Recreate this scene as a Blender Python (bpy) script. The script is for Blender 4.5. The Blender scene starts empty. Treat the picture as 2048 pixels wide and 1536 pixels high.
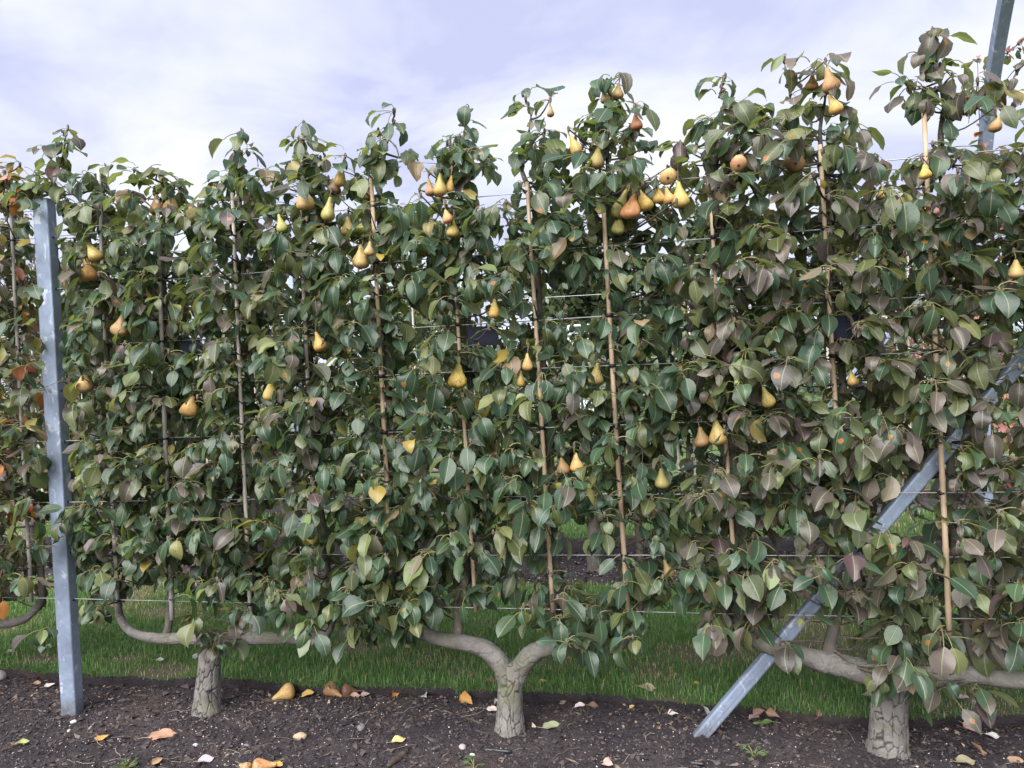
import bpy, math, random
import numpy as np
from mathutils import Matrix, Vector, noise as mnoise

rng = np.random.default_rng(11)
random.seed(5)
SC = bpy.context.scene
COL = SC.collection
R = math.radians

# ------------------------------------------------------------------ camera
FPX, ROLL, PITCH, EYE = 1520.0, 0.0452, 0.018, 1.55      # focal length in photo pixels (2048 wide), roll, downward pitch
FW = np.array([0, math.cos(PITCH), -math.sin(PITCH)])
UP0 = np.array([0, math.sin(PITCH), math.cos(PITCH)])
RT0 = np.array([1.0, 0, 0])
RT = RT0 * math.cos(ROLL) - UP0 * math.sin(ROLL)
UPV = UP0 * math.cos(ROLL) + RT0 * math.sin(ROLL)
CAM = np.array([0, 0, EYE])
cam = bpy.data.cameras.new('camera')
cam.sensor_fit = 'HORIZONTAL'
cam.sensor_width = 36.0
cam.lens = 36.0 * FPX / 2048.0
cam.clip_start = 0.05
cam.clip_end = 2000
camo = bpy.data.objects.new('camera', cam)
COL.objects.link(camo)
m = Matrix.Identity(4)
for i in range(3):
    m[i][0], m[i][1], m[i][2], m[i][3] = RT[i], UPV[i], -FW[i], CAM[i]
camo.matrix_world = m
SC.camera = camo

# ------------------------------------------------------------------ sky, sun, exposure
SUN_EL, SUN_AZ = 46.0, 206.0       # azimuth measured from +Y towards +X: the sun stands behind the camera, to its left
world = bpy.data.worlds.new('World')
SC.world = world
world.use_nodes = True
nt = world.node_tree
nt.nodes.clear()
def wn(t, **k):
    n = nt.nodes.new(t)
    for a, v in k.items():
        setattr(n, a, v)
    return n
w_out = wn('ShaderNodeOutputWorld')
sky = wn('ShaderNodeTexSky', sky_type='NISHITA', sun_disc=False, sun_elevation=R(SUN_EL), sun_rotation=R(SUN_AZ))
bg_sky = wn('ShaderNodeBackground')
bg_sky.inputs['Strength'].default_value = 0.055
nt.links.new(sky.outputs[0], bg_sky.inputs['Color'])
tc = wn('ShaderNodeTexCoord')
sep = wn('ShaderNodeSeparateXYZ')
nt.links.new(tc.outputs['Generated'], sep.inputs[0])
zz = wn('ShaderNodeMath', operation='ADD')
zz.inputs[1].default_value = 0.42
nt.links.new(sep.outputs['Z'], zz.inputs[0])
zm = wn('ShaderNodeMath', operation='MAXIMUM')
zm.inputs[1].default_value = 0.2
nt.links.new(zz.outputs[0], zm.inputs[0])
dx = wn('ShaderNodeMath', operation='DIVIDE')
dy = wn('ShaderNodeMath', operation='DIVIDE')
nt.links.new(sep.outputs['X'], dx.inputs[0]); nt.links.new(zm.outputs[0], dx.inputs[1])
nt.links.new(sep.outputs['Y'], dy.inputs[0]); nt.links.new(zm.outputs[0], dy.inputs[1])
cb = wn('ShaderNodeCombineXYZ')
nt.links.new(dx.outputs[0], cb.inputs[0]); nt.links.new(dy.outputs[0], cb.inputs[1])
mp = wn('ShaderNodeMapping')
mp.inputs['Location'].default_value = (3.1, 1.7, 0)
mp.inputs['Rotation'].default_value = (0, 0, R(-14))
mp.inputs['Scale'].default_value = (1.0, 1.35, 1)
nt.links.new(cb.outputs[0], mp.inputs[0])
n1 = wn('ShaderNodeTexNoise')
n1.inputs['Scale'].default_value = 1.9
n1.inputs['Detail'].default_value = 5
n1.inputs['Roughness'].default_value = 0.56
n1.inputs['Distortion'].default_value = 0.35
nt.links.new(mp.outputs[0], n1.inputs['Vector'])
cr = wn('ShaderNodeValToRGB')
e = cr.color_ramp.elements
e[0].position, e[0].color = 0.38, (0.200, 0.208, 0.292, 1)
e[1].position, e[1].color = 0.66, (0.325, 0.328, 0.350, 1)
m1 = e.new(0.52)
m1.color = (0.268, 0.275, 0.335, 1)
nt.links.new(n1.outputs['Fac'], cr.inputs[0])
bg_cl = wn('ShaderNodeBackground')
bg_cl.inputs['Strength'].default_value = 1.0
nt.links.new(cr.outputs[0], bg_cl.inputs['Color'])
mx = wn('ShaderNodeMixShader')
mx.inputs[0].default_value = 0.9
nt.links.new(bg_sky.outputs[0], mx.inputs[1]); nt.links.new(bg_cl.outputs[0], mx.inputs[2])
nt.links.new(mx.outputs[0], w_out.inputs['Surface'])

sl = bpy.data.lights.new('sun', 'SUN')
sl.energy = 2.9
sl.angle = R(65)
sl.color = (1.0, 0.975, 0.945)
so = bpy.data.objects.new('sun', sl)
COL.objects.link(so)
_d = Vector((math.sin(R(SUN_AZ)) * math.cos(R(SUN_EL)), math.cos(R(SUN_AZ)) * math.cos(R(SUN_EL)), math.sin(R(SUN_EL))))
so.rotation_euler = _d.to_track_quat('Z', 'Y').to_euler()
so.location = (-4, -6, 8)
SC.view_settings.view_transform = 'Standard'
SC.view_settings.look = 'None'
SC.view_settings.exposure = 1.76
SC.view_settings.gamma = 1.0
SC.render.engine = 'CYCLES'
SC.cycles.use_denoising = True
SC.cycles.max_bounces = 5
SC.cycles.diffuse_bounces = 3
SC.cycles.glossy_bounces = 2
SC.cycles.transmission_bounces = 3
SC.cycles.transparent_max_bounces = 4
SC.cycles.caustics_reflective = False
SC.cycles.caustics_refractive = False

# ------------------------------------------------------------------ the place's own frame: u along the tree rows, w across them, z up
ROWK, ROWB = -0.2091, 3.2531
UD = np.array([1.0, ROWK, 0]) / math.hypot(1, ROWK)
ND = np.array([-UD[1], UD[0], 0])
P0 = np.array([0, ROWB, 0])
ROWANG = math.atan2(UD[1], UD[0])
def pt(u, w, z):
    return P0 + UD * u + ND * w + np.array([0, 0, 1.0]) * z
def ray(x, y):
    return RT * (x - 1024) / FPX - UPV * (y - 768) / FPX + FW
def on_row(x, y, w=0.0):
    """photo pixel -> (u, z) on the upright plane at w"""
    d = ray(x, y)
    t = ((P0 + ND * w - CAM) @ ND) / (d @ ND)
    p = CAM + d * t
    return float((p - P0) @ UD), float(p[2])
def on_ground(x, y, z=0.0):
    d = ray(x, y)
    p = CAM + d * ((z - EYE) / d[2])
    return float((p - P0) @ UD), float((p - P0) @ ND)
def at_dist(x, y, d):
    r = ray(x, y)
    return CAM + r * (d / r[1])

# ------------------------------------------------------------------ noise
_tab = np.random.default_rng(3).random((256, 256))
def vnoise(x, y):
    xi = np.floor(x).astype(int); yi = np.floor(y).astype(int)
    fx = x - xi; fy = y - yi
    fx = fx * fx * (3 - 2 * fx); fy = fy * fy * (3 - 2 * fy)
    a = _tab[xi & 255, yi & 255]; b = _tab[(xi + 1) & 255, yi & 255]
    c = _tab[xi & 255, (yi + 1) & 255]; d = _tab[(xi + 1) & 255, (yi + 1) & 255]
    return (a * (1 - fx) + b * fx) * (1 - fy) + (c * (1 - fx) + d * fx) * fy
def fbm(x, y, octv=4, gain=0.5):
    s = 0; a = 1; n = 0
    for i in range(octv):
        s = s + a * vnoise(x * 2 ** i + 17.3 * i, y * 2 ** i + 5.1 * i); n += a; a *= gain
    return s / n

# ------------------------------------------------------------------ mesh helpers
def new_mesh(name, V, polys, mats=(), uv=None, tint=None, smooth=True, mat_index=None):
    V = np.asarray(V, dtype=np.float32)
    me = bpy.data.meshes.new(name)
    polys = [np.asarray(p, dtype=np.int32) for p in polys if len(p)]
    loops = np.concatenate([p.ravel() for p in polys])
    tot = np.concatenate([np.full(len(p), p.shape[1], dtype=np.int32) for p in polys])
    start = np.concatenate([[0], np.cumsum(tot)[:-1]]).astype(np.int32)
    me.vertices.add(len(V)); me.vertices.foreach_set('co', V.ravel())
    me.loops.add(len(loops)); me.loops.foreach_set('vertex_index', loops)
    me.polygons.add(len(tot)); me.polygons.foreach_set('loop_start', start); me.polygons.foreach_set('loop_total', tot)
    me.polygons.foreach_set('use_smooth', np.full(len(tot), smooth, dtype=bool))
    for mt in (mats if isinstance(mats, (list, tuple)) else [mats]):
        me.materials.append(mt)
    if mat_index is not None:
        me.polygons.foreach_set('material_index', np.asarray(mat_index, dtype=np.int32))
    if uv is not None:
        l = me.uv_layers.new(name='UVMap')
        l.data.foreach_set('uv', np.asarray(uv, dtype=np.float32)[loops].ravel())
    if tint is not None:
        a = me.attributes.new('tint', 'FLOAT_COLOR', 'POINT')
        a.data.foreach_set('color', np.asarray(tint, dtype=np.float32).ravel())
    me.update(calc_edges=True)
    return me
def link(name, me, parent=None, loc=None):
    o = bpy.data.objects.new(name, me)
    COL.objects.link(o)
    if parent is not None:
        o.parent = parent
    if loc is not None:
        o.location = loc
    return o
def tag(o, label=None, cat=None, group=None, kind=None):
    if label: o['label'] = label
    if cat: o['category'] = cat
    if group: o['group'] = group
    if kind: o['kind'] = kind
    return o
def thing(name, p, label, cat, group=None):
    o = bpy.data.objects.new(name, None)
    o.empty_display_size = 0.05
    COL.objects.link(o)
    o.location = tuple(p)
    return tag(o, label, cat, group)

class MB:
    """collects pieces of ONE part"""
    def __init__(s): s.V = []; s.Q = []; s.T = []; s.UV = []; s.TI = []; s.n = 0
    def add(s, V, Q=None, T=None, uv=None, tint=None):
        V = np.asarray(V, dtype=np.float64)
        s.V.append(V)
        if Q is not None and len(Q): s.Q.append(np.asarray(Q) + s.n)
        if T is not None and len(T): s.T.append(np.asarray(T) + s.n)
        s.UV.append(np.zeros((len(V), 2)) if uv is None else np.asarray(uv))
        s.TI.append(np.tile(np.array([1, 1, 1, 1.0]) if tint is None else np.asarray(tint), (len(V), 1)))
        s.n += len(V)
    def mesh(s, name, mat, org=(0, 0, 0), smooth=True):
        polys = []
        if s.Q: polys.append(np.concatenate(s.Q))
        if s.T: polys.append(np.concatenate(s.T))
        return new_mesh(name, np.concatenate(s.V) - np.asarray(org), polys, mat, np.concatenate(s.UV), np.concatenate(s.TI), smooth)

def smooth_path(P, n=4):
    """Catmull-Rom through the points"""
    P = np.asarray(P, dtype=float)
    if len(P) < 3:
        t = np.linspace(0, 1, n + 1)[:, None]
        return P[0] * (1 - t) + P[-1] * t
    Q = np.vstack([2 * P[0] - P[1], P, 2 * P[-1] - P[-2]])
    out = []
    for i in range(1, len(Q) - 2):
        for k in range(n):
            t = k / n
            a, b, c, d = Q[i - 1], Q[i], Q[i + 1], Q[i + 2]
            out.append(0.5 * (2 * b + (c - a) * t + (2 * a - 5 * b + 4 * c - d) * t * t + (3 * b - a - 3 * c + d) * t ** 3))
    out.append(P[-1])
    return np.array(out)
def tube(P, rad, sides=8, cap=True):
    P = np.asarray(P, dtype=float); n = len(P)
    rad = np.broadcast_to(np.asarray(rad, dtype=float), (n,))
    T = np.gradient(P, axis=0)
    T /= np.linalg.norm(T, axis=1)[:, None] + 1e-12
    a = np.array([0, 0, 1.0]) if abs(T[0][2]) < 0.8 else np.array([1.0, 0, 0])
    x = np.cross(a, T[0]); x /= np.linalg.norm(x)
    ang = np.linspace(0, 2 * np.pi, sides, endpoint=False)
    V = np.zeros((n, sides, 3))
    for i in range(n):
        x = x - T[i] * (x @ T[i]); x /= np.linalg.norm(x) + 1e-12
        y = np.cross(T[i], x)
        V[i] = P[i] + rad[i] * (np.cos(ang)[:, None] * x + np.sin(ang)[:, None] * y)
    idx = np.arange(n * sides).reshape(n, sides)
    A = idx[:-1]; B = np.roll(A, -1, 1); D = idx[1:]; C = np.roll(D, -1, 1)
    Q = np.stack([A, B, C, D], -1).reshape(-1, 4)
    V = V.reshape(-1, 3)
    uv = np.stack([np.tile(np.arange(sides) / sides, n), np.repeat(np.linspace(0, 1, n), sides)], -1)
    Tr = []
    if cap:
        V = np.vstack([V, P[0], P[-1]]); uv = np.vstack([uv, [0.5, 0], [0.5, 1]])
        k = n * sides
        for j in range(sides):
            Tr.append((k, (j + 1) % sides, j)); Tr.append((k + 1, (n - 1) * sides + j, (n - 1) * sides + (j + 1) % sides))
    return V, Q, np.array(Tr, dtype=int).reshape(-1, 3), uv
def box(c, ax, ay, az):
    """centre and three half-axis vectors"""
    c, ax, ay, az = map(np.asarray, (c, ax, ay, az))
    V = [c + sx * ax + sy * ay + sz * az for sx in (-1, 1) for sy in (-1, 1) for sz in (-1, 1)]
    Q = [(0, 1, 3, 2), (4, 6, 7, 5), (0, 4, 5, 1), (2, 3, 7, 6), (0, 2, 6, 4), (1, 5, 7, 3)]
    return np.array(V), np.array(Q)

# ------------------------------------------------------------------ materials
class G:
    def __init__(s, name):
        s.m = bpy.data.materials.new(name); s.m.use_nodes = True
        s.t = s.m.node_tree; s.t.nodes.clear()
        s.out = s.n('ShaderNodeOutputMaterial')
    def n(s, t, **k):
        o = s.t.nodes.new(t)
        for a, v in k.items(): setattr(o, a, v)
        return o
    def l(s, a, b): s.t.links.new(a, b)
    def set(s, sock, v):
        if hasattr(v, 'links'): s.l(v, sock)
        else: sock.default_value = v
    def math(s, op, a, b=0.0, c=None, clamp=False):
        o = s.n('ShaderNodeMath', operation=op, use_clamp=clamp)
        s.set(o.inputs[0], a); s.set(o.inputs[1], b)
        if c is not None: s.set(o.inputs[2], c)
        return o.outputs[0]
    def mix(s, f, a, b, bt='MIX'):
        o = s.n('ShaderNodeMix', data_type='RGBA', blend_type=bt)
        s.set(o.inputs[0], f)
        s.set(o.inputs[6], a if hasattr(a, 'links') else (*a, 1)); s.set(o.inputs[7], b if hasattr(b, 'links') else (*b, 1))
        return o.outputs[2]
    def noise(s, vec, scale, detail=3, rough=0.5, dist=0.0):
        o = s.n('ShaderNodeTexNoise')
        if vec is not None: s.l(vec, o.inputs['Vector'])
        o.inputs['Scale'].default_value = scale; o.inputs['Detail'].default_value = detail
        o.inputs['Roughness'].default_value = rough; o.inputs['Distortion'].default_value = dist
        return o.outputs['Fac']
    def vor(s, vec, scale, feature='F1', out='Distance', rnd=1.0):
        o = s.n('ShaderNodeTexVoronoi', feature=feature)
        if vec is not None: s.l(vec, o.inputs['Vector'])
        o.inputs['Scale'].default_value = scale; o.inputs['Randomness'].default_value = rnd
        return o.outputs[out]
    def ramp(s, f, stops):
        o = s.n('ShaderNodeValToRGB')
        el = o.color_ramp.elements
        while len(el) < len(stops): el.new(0.5)
        for e_, (p, c) in zip(el, stops):
            e_.position = p; e_.color = (*c, 1) if len(c) == 3 else c
        s.l(f, o.inputs[0])
        return o.outputs[0]
    def mapr(s, f, a, b, c=0.0, d=1.0):
        o = s.n('ShaderNodeMapRange')
        s.set(o.inputs[0], f)
        for i, v in enumerate((a, b, c, d)): o.inputs[i + 1].default_value = v
        return o.outputs[0]
    def pos(s): return s.n('ShaderNodeNewGeometry').outputs['Position']
    def obj(s): return s.n('ShaderNodeTexCoord').outputs['Object']
    def scale(s, vec, sc, loc=(0, 0, 0)):
        o = s.n('ShaderNodeMapping'); s.l(vec, o.inputs[0])
        o.inputs['Scale'].default_value = sc; o.inputs['Location'].default_value = loc
        return o.outputs[0]
    def bump(s, h, strength=0.3, dist=0.01):
        o = s.n('ShaderNodeBump'); o.inputs['Strength'].default_value = strength; o.inputs['Distance'].default_value = dist
        s.l(h, o.inputs['Height'])
        return o.outputs[0]
    def bsdf(s, color, rough=0.6, metal=0.0, spec=0.5, normal=None, link_out=True, **kw):
        b = s.n('ShaderNodeBsdfPrincipled')
        s.set(b.inputs['Base Color'], color if hasattr(color, 'links') else (*color, 1))
        s.set(b.inputs['Roughness'], rough); s.set(b.inputs['Metallic'], metal); s.set(b.inputs['Specular IOR Level'], spec)
        if normal is not None: s.l(normal, b.inputs['Normal'])
        for k, v in kw.items(): s.set(b.inputs[k], v)
        if link_out: s.l(b.outputs[0], s.out.inputs[0])
        return b.outputs[0]

def leaf_material(name, src, detail=True):
    """leaf blade and stalk; colour per leaf comes from the object's colour or from the mesh's tint; its 4th number places the rust spot"""
    g = G(name)
    if src == 'object':
        oi = g.n('ShaderNodeObjectInfo'); col, al = oi.outputs['Color'], oi.outputs['Alpha']
    else:
        at = g.n('ShaderNodeAttribute', attribute_name='tint'); col, al = at.outputs['Color'], at.outputs['Alpha']
    geo = g.n('ShaderNodeNewGeometry')
    back = geo.outputs['Backfacing']
    pos = geo.outputs['Position']
    uvn = g.n('ShaderNodeTexCoord').outputs['UV']
    sx = g.n('ShaderNodeSeparateXYZ'); g.l(uvn, sx.inputs[0])
    u, v = sx.outputs[0], sx.outputs[1]
    base = col
    if detail:
        blot = g.mapr(g.noise(pos, 26, 3, 0.6), 0.42, 0.72)
        base = g.mix(g.math('MULTIPLY', blot, 0.45), base, g.mix(0.5, base, (0.10, 0.085, 0.045)))
        scab = g.math('MULTIPLY', g.mapr(g.vor(pos, 210), 0.10, 0.20, 0.7, 0.0), g.math('GREATER_THAN', g.noise(pos, 22, 2), 0.53))
        base = g.mix(scab, base, (0.055, 0.04, 0.028))
    under = g.mix(0.62, base, (0.20, 0.23, 0.145))
    top = base
    au = g.math('ABSOLUTE', g.math('SUBTRACT', u, 0.5))
    if detail:
        fr = g.math('FRACT', g.math('SUBTRACT', g.math('MULTIPLY', v, 7.0), g.math('MULTIPLY', au, 7.0)))
        vein = g.mapr(g.math('ABSOLUTE', g.math('SUBTRACT', fr, 0.5)), 0.0, 0.12, 0.22, 0.0)
        top = g.mix(vein, top, g.mix(0.5, top, (0.32, 0.36, 0.20)))
        under = g.mix(vein, under, (0.36, 0.38, 0.26))
    rib = g.mapr(au, 0.012, 0.030, 0.52, 0.0)
    top = g.mix(rib, top, (0.34, 0.37, 0.21))
    under = g.mix(rib, under, (0.42, 0.42, 0.28))
    c = g.mix(back, top, under)
    if detail:
        su = g.math('MULTIPLY_ADD', g.math('FRACT', g.math('MULTIPLY', al, 37.7)), 0.5, 0.25)
        sv = g.math('MULTIPLY_ADD', g.math('FRACT', g.math('MULTIPLY', al, 91.3)), 0.6, 0.25)
        du = g.math('MULTIPLY', g.math('SUBTRACT', u, su), 0.7); dv = g.math('SUBTRACT', v, sv)
        dist = g.math('SQRT', g.math('ADD', g.math('MULTIPLY', du, du), g.math('MULTIPLY', dv, dv)))
        dist = g.math('ADD', dist, g.math('MULTIPLY', g.math('SUBTRACT', g.noise(pos, 120, 2), 0.5), 0.09))
        on = g.math('GREATER_THAN', al, 0.02)
        c = g.mix(g.math('MULTIPLY', g.mapr(dist, 0.06, 0.13, 0.6, 0.0), on), c, (0.42, 0.30, 0.05))
        c = g.mix(g.math('MULTIPLY', g.mapr(dist, 0.04, 0.075, 0.9, 0.0), on), c, (0.52, 0.075, 0.05))
    pet = g.math('LESS_THAN', v, -0.5)
    c = g.mix(pet, c, g.mix(0.25, (0.36, 0.33, 0.15), col))
    nrm = None
    if detail:
        hgt = g.math('ADD', g.math('MULTIPLY', g.noise(pos, 70, 2), 0.7), g.math('MULTIPLY', rib, -0.5))
        nrm = g.bump(hgt, 0.35, 0.004)
    b = g.bsdf(c, 0.35, 0, 0.5, nrm, link_out=False)
    tr = g.n('ShaderNodeBsdfTranslucent')
    g.l(g.mix(1.0, c, (1.25, 1.35, 0.5), 'MULTIPLY'), tr.inputs['Color'])
    ms = g.n('ShaderNodeMixShader'); ms.inputs[0].default_value = 0.40
    g.l(b, ms.inputs[1]); g.l(tr.outputs[0], ms.inputs[2]); g.l(ms.outputs[0], g.out.inputs[0])
    return g.m
M = {}
M['leaf_obj'] = leaf_material('leaf_single', 'object')
M['leaf'] = leaf_material('leaf_mass', 'tint')
M['leaf_far'] = leaf_material('leaf_far', 'tint', detail=False)

def bark_material(name, ca, cb_, crack=True, sc=1.0):
    g = G(name); p = g.pos()
    n = g.noise(p, 9 * sc, 5, 0.62, 0.4)
    c = g.ramp(n, [(0.3, cb_), (0.68, ca)])
    c = g.mix(g.mapr(g.noise(p, 3.5, 3), 0.55, 0.75, 0, 0.5), c, (0.16, 0.165, 0.085))          # algae
    c = g.mix(g.mapr(g.noise(p, 55 * sc, 3, 0.6), 0.60, 0.70, 0, 0.45), c, (0.34, 0.33, 0.31))   # lichen flecks
    fib = g.noise(g.scale(p, (1, 1, 0.25)), 90 * sc, 4, 0.6)
    h = g.math('ADD', fib, g.math('MULTIPLY', g.noise(p, 30 * sc, 3), 1.2))
    g.bsdf(c, 0.88, 0, 0.2, g.bump(h, 0.55, 0.006))
    return g.m
M['bark'] = bark_material('pear_bark', (0.235, 0.212, 0.195), (0.12, 0.105, 0.095))
M['bark_arm'] = bark_material('pear_bark_smooth', (0.15, 0.135, 0.115), (0.075, 0.066, 0.055))
M['twig'] = bark_material('twig_bark', (0.15, 0.125, 0.105), (0.065, 0.053, 0.046), sc=2)

def trunk_material():
    g = G('trunk_bark'); p = g.pos()
    n = g.noise(p, 14, 5, 0.62, 0.4)
    c = g.ramp(n, [(0.28, (0.105, 0.097, 0.089)), (0.7, (0.212, 0.200, 0.186))])
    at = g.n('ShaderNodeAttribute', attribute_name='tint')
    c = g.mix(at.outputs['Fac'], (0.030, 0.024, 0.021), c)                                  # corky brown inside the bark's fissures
    c = g.mix(g.mapr(g.noise(p, 60, 3, 0.6), 0.6, 0.7, 0, 0.4), c, (0.31, 0.31, 0.29))
    c = g.mix(g.mapr(g.noise(p, 6, 3), 0.52, 0.72, 0, 0.5), c, (0.125, 0.13, 0.07))
    h = g.math('ADD', g.noise(g.scale(p, (1, 1, 0.4)), 110, 4, 0.6), g.math('MULTIPLY', g.noise(p, 38, 3), 1.0))
    g.bsdf(c, 0.9, 0, 0.2, g.bump(h, 0.55, 0.005))
    return g.m
M['trunk'] = trunk_material()

def galvanised():
    g = G('galvanised_steel'); p = g.obj()
    cell = g.vor(p, 38, out='Color')
    sp = g.n('ShaderNodeSeparateColor'); g.l(cell, sp.inputs[0])
    c = g.mix(g.mapr(sp.outputs[0], 0, 1, 0.0, 0.45), (0.25, 0.305, 0.41), (0.36, 0.42, 0.54))
    wear = g.mapr(g.noise(g.scale(p, (1, 1, 0.6)), 22, 4, 0.65, 0.6), 0.58, 0.63, 0, 0.7)
    c = g.mix(wear, c, (0.62, 0.66, 0.74))
    c = g.mix(g.mapr(g.noise(g.scale(p, (1, 1, 0.12)), 26, 3), 0.5, 0.8, 0, 0.35), c, (0.22, 0.24, 0.28))
    sz_ = g.n('ShaderNodeSeparateXYZ'); g.l(g.pos(), sz_.inputs[0])
    dirt = g.mapr(g.math('ADD', sz_.outputs[2], g.math('MULTIPLY', g.noise(p, 30, 4, .65), 0.16)), 0.07, 0.17, 0.75, 0.0)
    c = g.mix(dirt, c, (0.10, 0.082, 0.07))
    rg = g.mapr(g.noise(p, 45, 3), 0.3, 0.7, 0.42, 0.62)
    g.bsdf(c, rg, 0.45, 0.5, g.bump(g.noise(p, 130, 2), 0.08, 0.002))
    return g.m
M['steel'] = galvanised()
g = G('fence_wire'); g.bsdf((0.36, 0.37, 0.385), 0.45, 0.5); M['wire'] = g.m
g = G('black_plastic'); g.bsdf((0.012, 0.012, 0.016), 0.45, 0, 0.5); M['black'] = g.m
g = G('label_plate'); p = g.obj(); g.bsdf(g.ramp(g.noise(p, 30, 3), [(0.35, (0.006, 0.008, 0.022)), (0.7, (0.010, 0.012, 0.030))]), 0.55, 0, 0.25); M['plate'] = g.m

def bamboo(name, a, b):
    g = G(name); p = g.obj()
    oi = g.n('ShaderNodeObjectInfo')
    f = g.noise(g.scale(p, (1, 1, 0.05)), 120, 3, 0.6)
    c = g.mix(f, a, b)
    c = g.mix(g.mapr(g.noise(g.scale(p, (1, 1, 0.5)), 14, 4, 0.6), 0.55, 0.75, 0, 0.55), c, tuple(x * 0.5 for x in b))
    c = g.mix(g.mapr(oi.outputs['Random'], 0, 1, 0, 0.3), c, tuple(x * 0.7 for x in a))
    g.bsdf(c, 0.55, 0, 0.35, g.bump(f, 0.12, 0.002))
    return g.m
M['bamboo'] = bamboo('bamboo_tan', (0.52, 0.395, 0.28), (0.40, 0.295, 0.20))
M['bamboo_grey'] = bamboo('bamboo_weathered', (0.46, 0.425, 0.405), (0.30, 0.27, 0.255))
M['bamboo_pale'] = bamboo('bamboo_bleached', (0.60, 0.54, 0.50), (0.48, 0.42, 0.385))

def pear_skin(name='pear_skin', rot=0.66):
    g = G(name); p = g.obj()
    oi = g.n('ShaderNodeObjectInfo')
    col, al = oi.outputs['Color'], oi.outputs['Alpha']       # alpha: how green the neck is
    sx = g.n('ShaderNodeSeparateXYZ'); g.l(p, sx.inputs[0])
    hz = g.mapr(g.math('ADD', sx.outputs[2], g.math('MULTIPLY', g.math('SUBTRACT', g.noise(p, 5, 3), 0.5), 0.5)), -0.85, -0.05)
    green = g.math('MULTIPLY', hz, al)
    c = g.mix(green, col, (0.34, 0.345, 0.10))
    rus = g.mapr(g.noise(p, 5, 5, 0.7), 0.42, 0.62, 0, 0.85)
    c = g.mix(rus, c, g.mix(0.7, c, (0.25, 0.135, 0.06)))
    spk = g.mapr(g.vor(p, 34), 0.08, 0.22, 0.55, 0.0)
    c = g.mix(spk, c, (0.26, 0.15, 0.065))
    bruise = g.mapr(g.noise(g.scale(p, (1, 1, 1), (3, 7, 1)), 2.6, 3, 0.6), rot, rot + 0.06, 0, 0.8)
    c = g.mix(g.math('MULTIPLY', bruise, 0.7), c, (0.10, 0.055, 0.03))
    g.bsdf(c, 0.52, 0, 0.4, g.bump(g.noise(p, 40, 3), 0.12, 0.02), **{'Subsurface Weight': 0.06})
    return g.m
M['pear'] = pear_skin()
M['pear_rot'] = pear_skin('pear_skin_rotting', 0.50)
g = G('stalk'); g.bsdf((0.13, 0.085, 0.045), 0.75); M['stalk'] = g.m
g = G('calyx'); g.bsdf((0.035, 0.024, 0.016), 0.9); M['calyx'] = g.m

def soil_material():
    g = G('soil'); p = g.pos()
    n = g.noise(p, 5, 6, 0.68, 0.3)
    c = g.ramp(n, [(0.25, (0.023, 0.0195, 0.022)), (0.5, (0.044, 0.0375, 0.042)), (0.8, (0.080, 0.066, 0.068))])
    c = g.mix(g.mapr(g.noise(p, 2.3, 3), 0.56, 0.7, 0, 0.5), c, (0.105, 0.072, 0.058))
    fine = g.noise(p, 190, 4, 0.7)
    c = g.mix(g.mapr(fine, 0.62, 0.72, 0, 0.55), c, (0.14, 0.115, 0.10))
    grit = g.math('MULTIPLY', g.math('LESS_THAN', g.vor(p, 150), 0.13), g.math('GREATER_THAN', g.noise(p, 18, 3), 0.57))
    c = g.mix(g.math('MULTIPLY', grit, 0.75), c, (0.40, 0.37, 0.36))
    h = g.math('ADD', g.math('MULTIPLY', g.noise(p, 120, 5, 0.72), 1.0), g.math('MULTIPLY', g.noise(p, 38, 4, 0.65), 1.4))
    g.bsdf(c, 0.95, 0, 0.15, g.bump(h, 0.9, 0.016))
    return g.m
M['soil'] = soil_material()
def tint_material(name, rough=0.9, spec=0.2, noise_sc=60, tr=0.0):
    g = G(name)
    at = g.n('ShaderNodeAttribute', attribute_name='tint')
    p = g.pos()
    c = g.mix(g.mapr(g.noise(p, noise_sc, 3, 0.6), 0.3, 0.7, 0.0, 0.45), at.outputs['Color'], (0.03, 0.022, 0.02))
    b = g.bsdf(c, rough, 0, spec, g.bump(g.noise(p, noise_sc * 2, 3), 0.4, 0.004))
    return g.m
M['crumb'] = tint_material('soil_crumb')
M['stone'] = tint_material('grit_stone', 0.8, 0.3, 90)
def grass_blade_material():
    g = G('grass_blade')
    at = g.n('ShaderNodeAttribute', attribute_name='tint')
    b = g.bsdf(at.outputs['Color'], 0.5, 0, 0.35, link_out=False)
    tr = g.n('ShaderNodeBsdfTranslucent'); g.l(g.mix(1.0, at.outputs['Color'], (1.2, 1.3, 0.6), 'MULTIPLY'), tr.inputs[0])
    ms = g.n('ShaderNodeMixShader'); ms.inputs[0].default_value = 0.3
    g.l(b, ms.inputs[1]); g.l(tr.outputs[0], ms.inputs[2]); g.l(ms.outputs[0], g.out.inputs[0])
    return g.m
M['grass'] = grass_blade_material()
def turf_material():
    g = G('turf'); p = g.pos()
    c = g.ramp(g.noise(p, 60, 4, 0.7), [(0.3, (0.065, 0.105, 0.036)), (0.7, (0.135, 0.200, 0.075))])
    c = g.mix(g.mapr(g.noise(p, 1.5, 4, 0.6), 0.55, 0.72, 0, 0.7), c, (0.15, 0.135, 0.062))
    at = g.n('ShaderNodeAttribute', attribute_name='tint')
    c = g.mix(g.math('MULTIPLY', at.outputs['Fac'], 0.85), c, g.ramp(g.noise(p, 70, 4, 0.7), [(0.3, (0.085, 0.066, 0.048)), (0.7, (0.20, 0.165, 0.115))]))
    g.bsdf(c, 0.9, 0, 0.2, g.bump(g.noise(p, 150, 4, 0.7), 0.9, 0.02))
    return g.m
M['turf'] = turf_material()
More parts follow.
